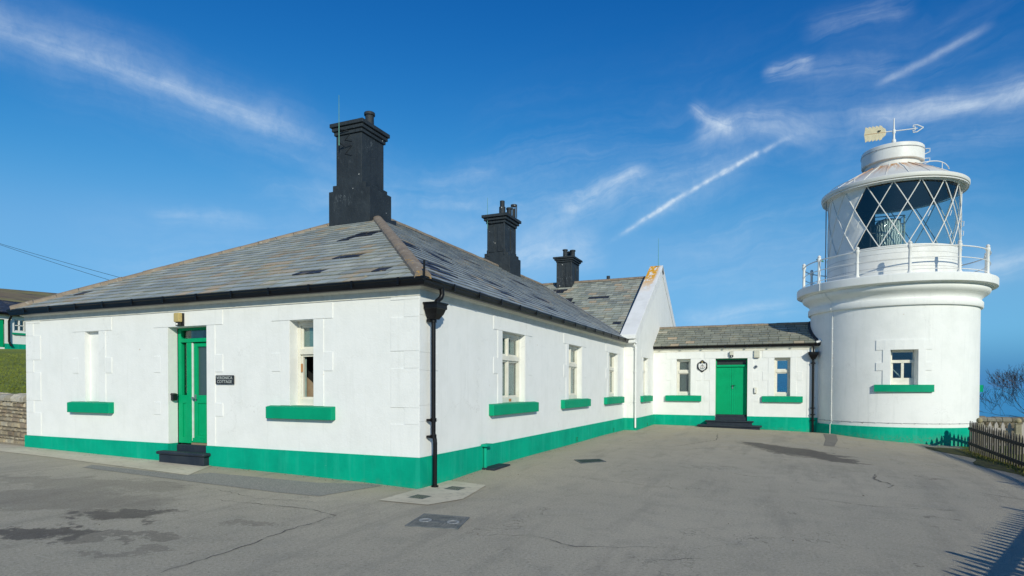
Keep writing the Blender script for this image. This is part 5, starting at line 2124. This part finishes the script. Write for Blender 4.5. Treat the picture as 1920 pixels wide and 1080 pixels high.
def stone_wall(path, h, th, label, zf, ch=.115, cope=True, tones=((.34, .28, .19), (.40, .34, .25), (.30, .25, .18), (.44, .39, .30), (.27, .21, .15)), cm=1.0):
    root = thing('stone_wall', (path[0][0], path[0][1], zf(*path[0])), label, 'wall')
    b, co, mo = MB(), MB(), MB()
    for k in range(len(path) - 1):
        A, B = Vector((*path[k], 0)), Vector((*path[k + 1], 0))
        L = (B - A).length
        d = (B - A).normalized()
        q = Vector((-d.y, d.x, 0))

        def at(s, o, z):
            p = A + d * s + q * o
            return (p.x, p.y, zf(p.x, p.y) + z)
        n = max(1, int(L / 1.0))
        for j in range(n):
            s0, s1 = L * j / n, L * (j + 1) / n
            mo.hexa([at(s0, -th / 2 + .03, -.3), at(s1, -th / 2 + .03, -.3), at(s1, th / 2 - .03, -.3), at(s0, th / 2 - .03, -.3), at(s0, -th / 2 + .03, h), at(s1, -th / 2 + .03, h), at(s1, th / 2 - .03, h), at(s0, th / 2 - .03, h)], MORTAR)
        z = 0
        while z < h - .02:
            rh = min(ch * random.uniform(.6, 1.25), h - z)
            for side in (-1, 1):
                s = random.uniform(-.2, 0)
                while s < L:
                    w = random.uniform(.10, .36)
                    g_ = .016
                    s0, s1 = max(0, s + g_), min(L, s + w - g_)
                    if s1 - s0 > .03:
                        o0 = side * (th / 2 - .08)
                        j = lambda v=.012: random.uniform(-v, v)
                        hh = rh - g_ * random.uniform(.6, 1.8)
                        ow = side * (th / 2 + random.uniform(-.008, .02))
                        cf = random.uniform(.75, 1.2) * cm
                        c = tuple(x * cf for x in random.choice(tones))
                        ins = .03
                        f1 = [at(s0 + j(), ow - side * ins, z + g_ * .5 + j(.006)), at(s1 + j(), ow - side * ins, z + g_ * .5 + j(.006)), at(s1 + j(), ow - side * ins, z + hh + j(.006)), at(s0 + j(), ow - side * ins, z + hh + j(.006))]
                        f0 = [at(s0, o0, z), at(s1, o0, z), at(s1, o0, z + hh), at(s0, o0, z + hh)]
                        f2 = [at(s0 + .03 + j(), ow + j(.008), z + .025), at(s1 - .03 + j(), ow + j(.008), z + .025), at(s1 - .03 + j(), ow + j(.008), z + hh - .02), at(s0 + .03 + j(), ow + j(.008), z + hh - .02)]
                        for (P_, Q_) in ((f0, f1), (f1, f2)):
                            for m_ in range(4):
                                m2 = (m_ + 1) % 4
                                b.face([P_[m_], P_[m2], Q_[m2], Q_[m_]], STONE, c)
                        b.face(f2, STONE, c)
                    s += w
            z += rh
        s = 0
        while cope and s < L:
            w = random.uniform(.16, .34)
            hh = random.uniform(.15, .20)
            cf = random.uniform(.85, 1.2) * cm
            c = tuple(x * cf for x in random.choice(((.44, .40, .33), (.50, .45, .36), (.38, .33, .24))))
            e = th / 2 + .03
            prof_ = [(-e, h), (-e - .01, h + hh * .45), (-e * .72, h + hh * .85), (-e * .2, h + hh), (e * .3, h + hh), (e * .75, h + hh * .85), (e, h + hh * .4), (e, h)]
            sk = random.uniform(-.03, .03)
            r0 = [at(s + .008 + sk * (zz - h) * 3, o_, zz) for o_, zz in prof_]
            r1 = [at(s + w - .008 + sk * (zz - h) * 3, o_, zz) for o_, zz in prof_]
            for m_ in range(len(prof_) - 1):
                co.face([r0[m_], r1[m_], r1[m_ + 1], r0[m_ + 1]], STONE, c)
            co.face(r0, STONE, c)
            co.face(r1, STONE, c)
            s += w
    b.build('rubble_face', root, tone=True, recalc=True)
    mo.build('mortar', root)
    if cope:
        co.build('coping', root, tone=True, recalc=True)
    return root


def zl_(x, y): return -.32 + .02 * max(0, -x - 11)


stone_wall([(-19, 1.2), (-10.62, .45)], 1.06, .4, 'buff rubble stone wall with rounded coping at the left end of the cottage', zl_)
stone_wall([(11.2, 19.4), (16, 20.0), (24, 21)], .86, .45, 'weathered boundary wall with lichened coping behind the fence, below the sea', lambda x, y: -.95, cm=.48)


# moss verge and headland
def headz(x, y):
    z = -.93
    z -= .33 * max(0, y - 21.5) + .25 * max(0, x - 24)
    return max(z, -46)


hx_s = [10.68 + .5 * k for k in range(12)] + [17 + 2 * k for k in range(12)] + [48, 60, 90, 150]
hy_s = [-16 + 2 * k for k in range(18)] + [19.5, 21, 23, 26, 30, 36, 45, 60, 90, 150]


def headz2(x, y):
    z = headz(x, y)
    if x < 12:
        t_ = (12 - x) / 1.32
        return z * (1 - t_) + min(gz(10.68, min(y, 18)) - .0, 0) * t_ if y < 19 else z
    return z


grid('headland', hx_s, hy_s, headz2, GRASS)
grid('headland_slope', [-60, -40, -25, -15, -10, -5, 0, 5, 8, 10.68], [20.5, 21.5, 25, 30, 40, 60, 90, 150], lambda x, y: -.6 - .3 * max(0, y - 25), GRASS)
vb = MB()
for k in range(34):
    y0, y1 = 14.6 - k * .55, 14.6 - (k + 1) * .55
    xa = lambda y: 9.95 + .22 * math.sin(y * 1.7) - (0 if y < 12 else (y - 12) * .15) + .1 * max(0, (4 - y)) * 0
    z_ = lambda x, y: gz(x, y) + .006
    xb0, xb1 = 10.72, 10.72
    if y1 < 3:
        break
    xm = lambda y: (xa(y) + 10.72) / 2
    vb.face([(xa(y0), y0, z_(xa(y0), y0)), (xa(y1), y1, z_(xa(y1), y1)), (xm(y1), y1, z_(xm(y1), y1) + .03), (xm(y0), y0, z_(xm(y0), y0) + .03)], MOSS)
    vb.face([(xm(y0), y0, z_(xm(y0), y0) + .03), (xm(y1), y1, z_(xm(y1), y1) + .03), (10.72, y1, z_(10.72, y1) + .04), (10.72, y0, z_(10.72, y0) + .04)], MOSS)
vb.build('verge', recalc=False, kind='structure')


def blades(name, n, pos, h, w, m, label=None):
    b = MB()
    for _ in range(n):
        x, y, z = pos()
        a = random.uniform(0, 6.28)
        hh = h * random.uniform(.4, 1.2)
        l = random.uniform(-.5, .5) * hh
        l2 = random.uniform(-.5, .5) * hh
        dx, dy = math.cos(a) * w, math.sin(a) * w
        b.face([(x - dx, y - dy, z), (x + dx, y + dy, z), (x + l, y + l2, z + hh)], m)
    o = b.build(name, recalc=False)
    o['kind'] = 'stuff'
    o['category'] = 'grass'
    o['label'] = label or name
    return o


blades('moss_tufts', 5200, lambda: (lambda x, y: (x, y, gz(min(x, 10.7), y) + .01))(random.triangular(10.15, 10.9, 10.6), random.uniform(5, 14.5)), .07, .012, mat('tuft_green', lambda t: setp(t, t.mix(t.noise(t.W, 2, 3), (.07, .075, .01), (.28, .26, .04)), .9)), 'yellow green moss and short tufts along the fence foot')

# lawn bank and far hillside on the left
far_x = [-10.7, -12, -14, -17, -20, -24, -28, -32, -37, -42, -48, -56, -70, -90, -120, -160, -210, -270, -340, -420, -520, -640, -800]
far_y = [.75, 1.5, 2.5, 4, 6, 8, 10, 12, 14, 16, 18, 21, 25, 32, 42, 56, 75, 100, 130, 165, 200, 240, 290, 350, 430, 520]


def hill(x, y):
    d = ((-x - 12) * .896 + (y - .6) * .445)
    lawn = .72 + .083 * min(max(d, -1), 42)
    if y < 1.0:
        lawn -= .1
    az = math.degrees(math.atan2(x - CAM.x, y - CAM.y))
    rr = math.hypot(x - CAM.x, y - CAM.y)
    if rr > 60:
        fall = min(1, max(0, (-az - 42) / 14))
        k_ = min(1, (rr - 60) / 420)
        bump = 3.0 * math.sin(x * .021 + y * .013) + 1.8 * math.sin(x * .055 - y * .03) + .9 * math.sin(x * .11 + 1)
        z = 4.0 * fall + fall * (k_ ** 1.1 * 52 + bump * k_)
        if fall < 1:
            z -= (1 - fall) * 6
        return z
    return lawn


grid('hillside', far_x, far_y, hill, HILL, ok=lambda x, y: math.hypot(x - CAM.x, y - CAM.y) > 58)
grid('lawn_bank', far_x[:15], far_y[:17], hill, GRASS, ok=lambda x, y: math.hypot(x - CAM.x, y - CAM.y) <= 75 and x > -62)
blades('lawn_grass', 9000, lambda: (lambda t_, s: (-12.5 - t_, .9 + t_ * .50 + s, hill(-12.5 - t_, .9 + t_ * .50 + s)))(random.random() ** 1.5 * 24, random.uniform(-2.2, 2.6) * 1), .05, .018, GRASS, 'rough short grass on the bank beyond the stone wall')
SEAo = grid('sea', [-30000, -5000, -500, 0, 100, 400, 1500, 6000, 40000], [-3000, 20, 60, 200, 600, 2000, 8000, 45000], lambda x, y: -45, SEA)
grid('ground', [-60, -15, 0, 10, 30, 60], [-70, -40, -16], lambda x, y: -.62 if y < -20 else -.6, GRASS)

def grit():
    b = MB()
    tones = ((.30, .27, .22), (.42, .38, .30), (.20, .17, .13), (.12, .09, .06))
    for _ in range(900):
        k_ = random.random()
        if k_ < .35:
            x, y = .05 + abs(random.gauss(0, .12)), random.uniform(0, 17)
        elif k_ < .55:
            x, y = random.uniform(-10, 0), -.05 - abs(random.gauss(0, .12))
        elif k_ < .75:
            x, y = random.uniform(.5, 9), 17.2 - abs(random.gauss(0, .2)) - (0 if True else 0)
        else:
            x, y = random.uniform(-6, 9), random.uniform(-5, 13)
        z = gz(x, y) + .002
        s_ = random.uniform(.004, .014) * (1.5 if random.random() < .08 else 1)
        P = [(x + s_ * random.uniform(.6, 1.2) * math.cos(a), y + s_ * random.uniform(.6, 1.2) * math.sin(a)) for a in (0, 1.3, 2.6, 3.9, 5.1)]
        top = (x, y, z + s_ * random.uniform(.5, 1))
        c = random.choice(tones)
        for i in range(5):
            b.face([(*P[i], z), (*P[(i + 1) % 5], z), top], STONE, c)
    o = b.build('gravel', tone=True, recalc=False, kind='stuff')
    o['category'] = 'grit'
    o['label'] = 'loose grit and crumbs scattered on the yard and along the wall feet'


grit()

# ------------------------------------------------------------------ neighbouring building on the left
nb = thing('outbuilding', (-43, 16, 3.5), 'distant white outbuilding with green door and dark slate roof, beyond the lawn', 'house')
NX, NY0, NY1 = -43, 9.0, 30.0
FN = lambda s, z, o: (NX + o, s, z)
D0, D1 = 14.9, 15.9
Wd = (16.49, 17.16)
b = MB()
wall_sheet(b, FN, NY0, NY1, 2.5, 6.05, [(D0 - .1, D1, 3.7, 5.6), (Wd[0], Wd[1], 4.85, 5.65)], WHITE)
b.face([FN(Wd[0], 4.85, -.3), FN(Wd[1], 4.85, -.3), FN(Wd[1], 5.65, -.3), FN(Wd[0], 5.65, -.3)], DARK)
wall_sheet(b, lambda s, z, o: (s, NY0 - o, z), NX - 8, NX, 2.5, 6.05, [], WHITE)
b.build('wall', nb)
b = MB()
b.box(FN, NY0, D0 - .1, 2.5, 3.97, 0, .05, GREENB)
b.box(FN, D1, NY1, 2.5, 3.97, 0, .05, GREENB)
b.build('base_band', nb)
b = MB()
b.box(FN, D0 - .1, D1, 3.7, 5.6, -.15, -.1, GREEND)
b.build('door', nb)
b = MB()
for (s0, s1, z0, z1) in ((Wd[0], Wd[1], 5.6, 5.65), (Wd[0], Wd[1], 4.85, 4.92), (Wd[0], Wd[0] + .06, 4.92, 5.6), (Wd[1] - .06, Wd[1], 4.92, 5.6), (Wd[0] + .06, Wd[1] - .06, 5.23, 5.28), ((Wd[0] + Wd[1]) / 2 - .04, (Wd[0] + Wd[1]) / 2 + .04, 4.92, 5.6)):
    b.box(FN, s0, s1, z0, z1, -.14, -.06, WMETAL)
wn = b.build('window', nb)
b = MB()
b.box(FN, Wd[0], Wd[1], 4.86, 5.64, -.13, -.12, GLASS)
b.build('pane', wn)
b = MB()
b.box(FN, Wd[0] - .12, Wd[1] + .12, 4.62, 4.74, 0, .12, GREENS)
b.build('sill', nb)
b = MB()
SLD = [(.035, .04, .055), (.045, .05, .065), (.03, .035, .05)]
slates(b, (NX + .35, NY0 - .3, 5.98), (0, 1, 0), (-4.4, 0, 1.35), [(0, 0), (21.6, 0), (17.2, 4.60), (4.4, 4.60)], ex=.5, wd=.6, brown=0, tones=SLD)
slates(b, (NX - 8.35, NY0 - .3, 5.98), (0, 1, 0), (4.4, 0, 1.35), [(0, 0), (21.6, 0), (17.2, 4.60), (4.4, 4.60)], ex=.5, wd=.6, brown=0, tones=SLD)
slates(b, (NX - 8.35, NY0 - .3, 5.98), (1, 0, 0), (0, 4.4, 1.35), [(0, 0), (8.7, 0), (4.35, 4.60)], ex=.5, wd=.6, brown=0, tones=SLD)
b.build('roof', nb, tone=True, recalc=False)
b = MB()
b.tube([(NX + .3, NY0, 5.98), (NX + .3, NY1, 5.98)], .1, BLACK, 8)
b.tube([(NX + .3, 16.2, 5.9), (NX + .12, 16.12, 5.5), (NX + .12, 16.12, 4.1), (NX + .2, 16.2, 3.8)], .07, BLACK, 8)
b.build('gutter', nb)

# overhead cables
for k, (dz, dy) in enumerate(((0, 0), (-.28, .35))):
    b = MB()
    A, B = ((Vector((-44, 12, 11.52)), Vector((-22.0, 12, 5.8))), (Vector((-44, 12, 11.66)), Vector((-23.0, 12, 5.7))))[k]
    pts = [A.lerp(B, t_ / 24) - Vector((0, 0, 0.5 * 4 * (t_ / 24) * (1 - t_ / 24) * .25)) for t_ in range(25)]
    b.tube(pts, .011, CABLE, 5)
    tag(b.build('overhead_cable', root=B), ('upper of the two thin cables sloping down to the left roof hip', 'lower of the two thin cables sloping down to the left roof hip')[k], 'cable', 'overhead cables at the left')

# ------------------------------------------------------------------ bare wind-bent shrub
tree = thing('bare_tree', (15.5, 22.0, -1.2), 'leafless wind bent shrub beyond the boundary wall against the sea', 'tree')
tb, cb_ = MB(), MB()
random.seed(21)
nseg = [0]


def branch(p, d, r, L, depth):
    n = 4
    pts, rs = [p], [r]
    cur, dd = p.copy(), d.copy()
    for k in range(n):
        dd = (dd + Vector((random.uniform(-.22, .22), random.uniform(-.22, .22), random.uniform(-.16, .2)))).normalized()
        cur = cur + dd * L / n
        pts.append(cur.copy())
        rs.append(max(.0042, r * (1 - .17 * (k + 1))))
    (tb if depth < 2 else cb_).tube(pts, rs, BARK, 5 if depth < 3 else 3, False)
    nseg[0] += 1
    if depth >= 6 or nseg[0] > 4200:
        return
    m_ = 3 if depth < 5 else 3
    for j in range(m_):
        i = random.choice((2, 3, 4)) if j else 4
        nd = (dd * .85 + Vector((random.uniform(-.75, .6), random.uniform(-.7, .7), random.uniform(-.35, .75)))).normalized()
        branch(pts[i].copy(), nd, rs[i] * .68, L * random.uniform(.62, .84), depth + 1)


for dx in (-.85, -.35, .15, .6):
    branch(Vector((15.75 + dx * .3, 22.0, -1.3)), Vector((dx, random.uniform(-.2, .3), .95)).normalized(), .085, 1.50, 0)
tb.build('trunk', tree)
cb_.build('crown', tree, recalc=False)
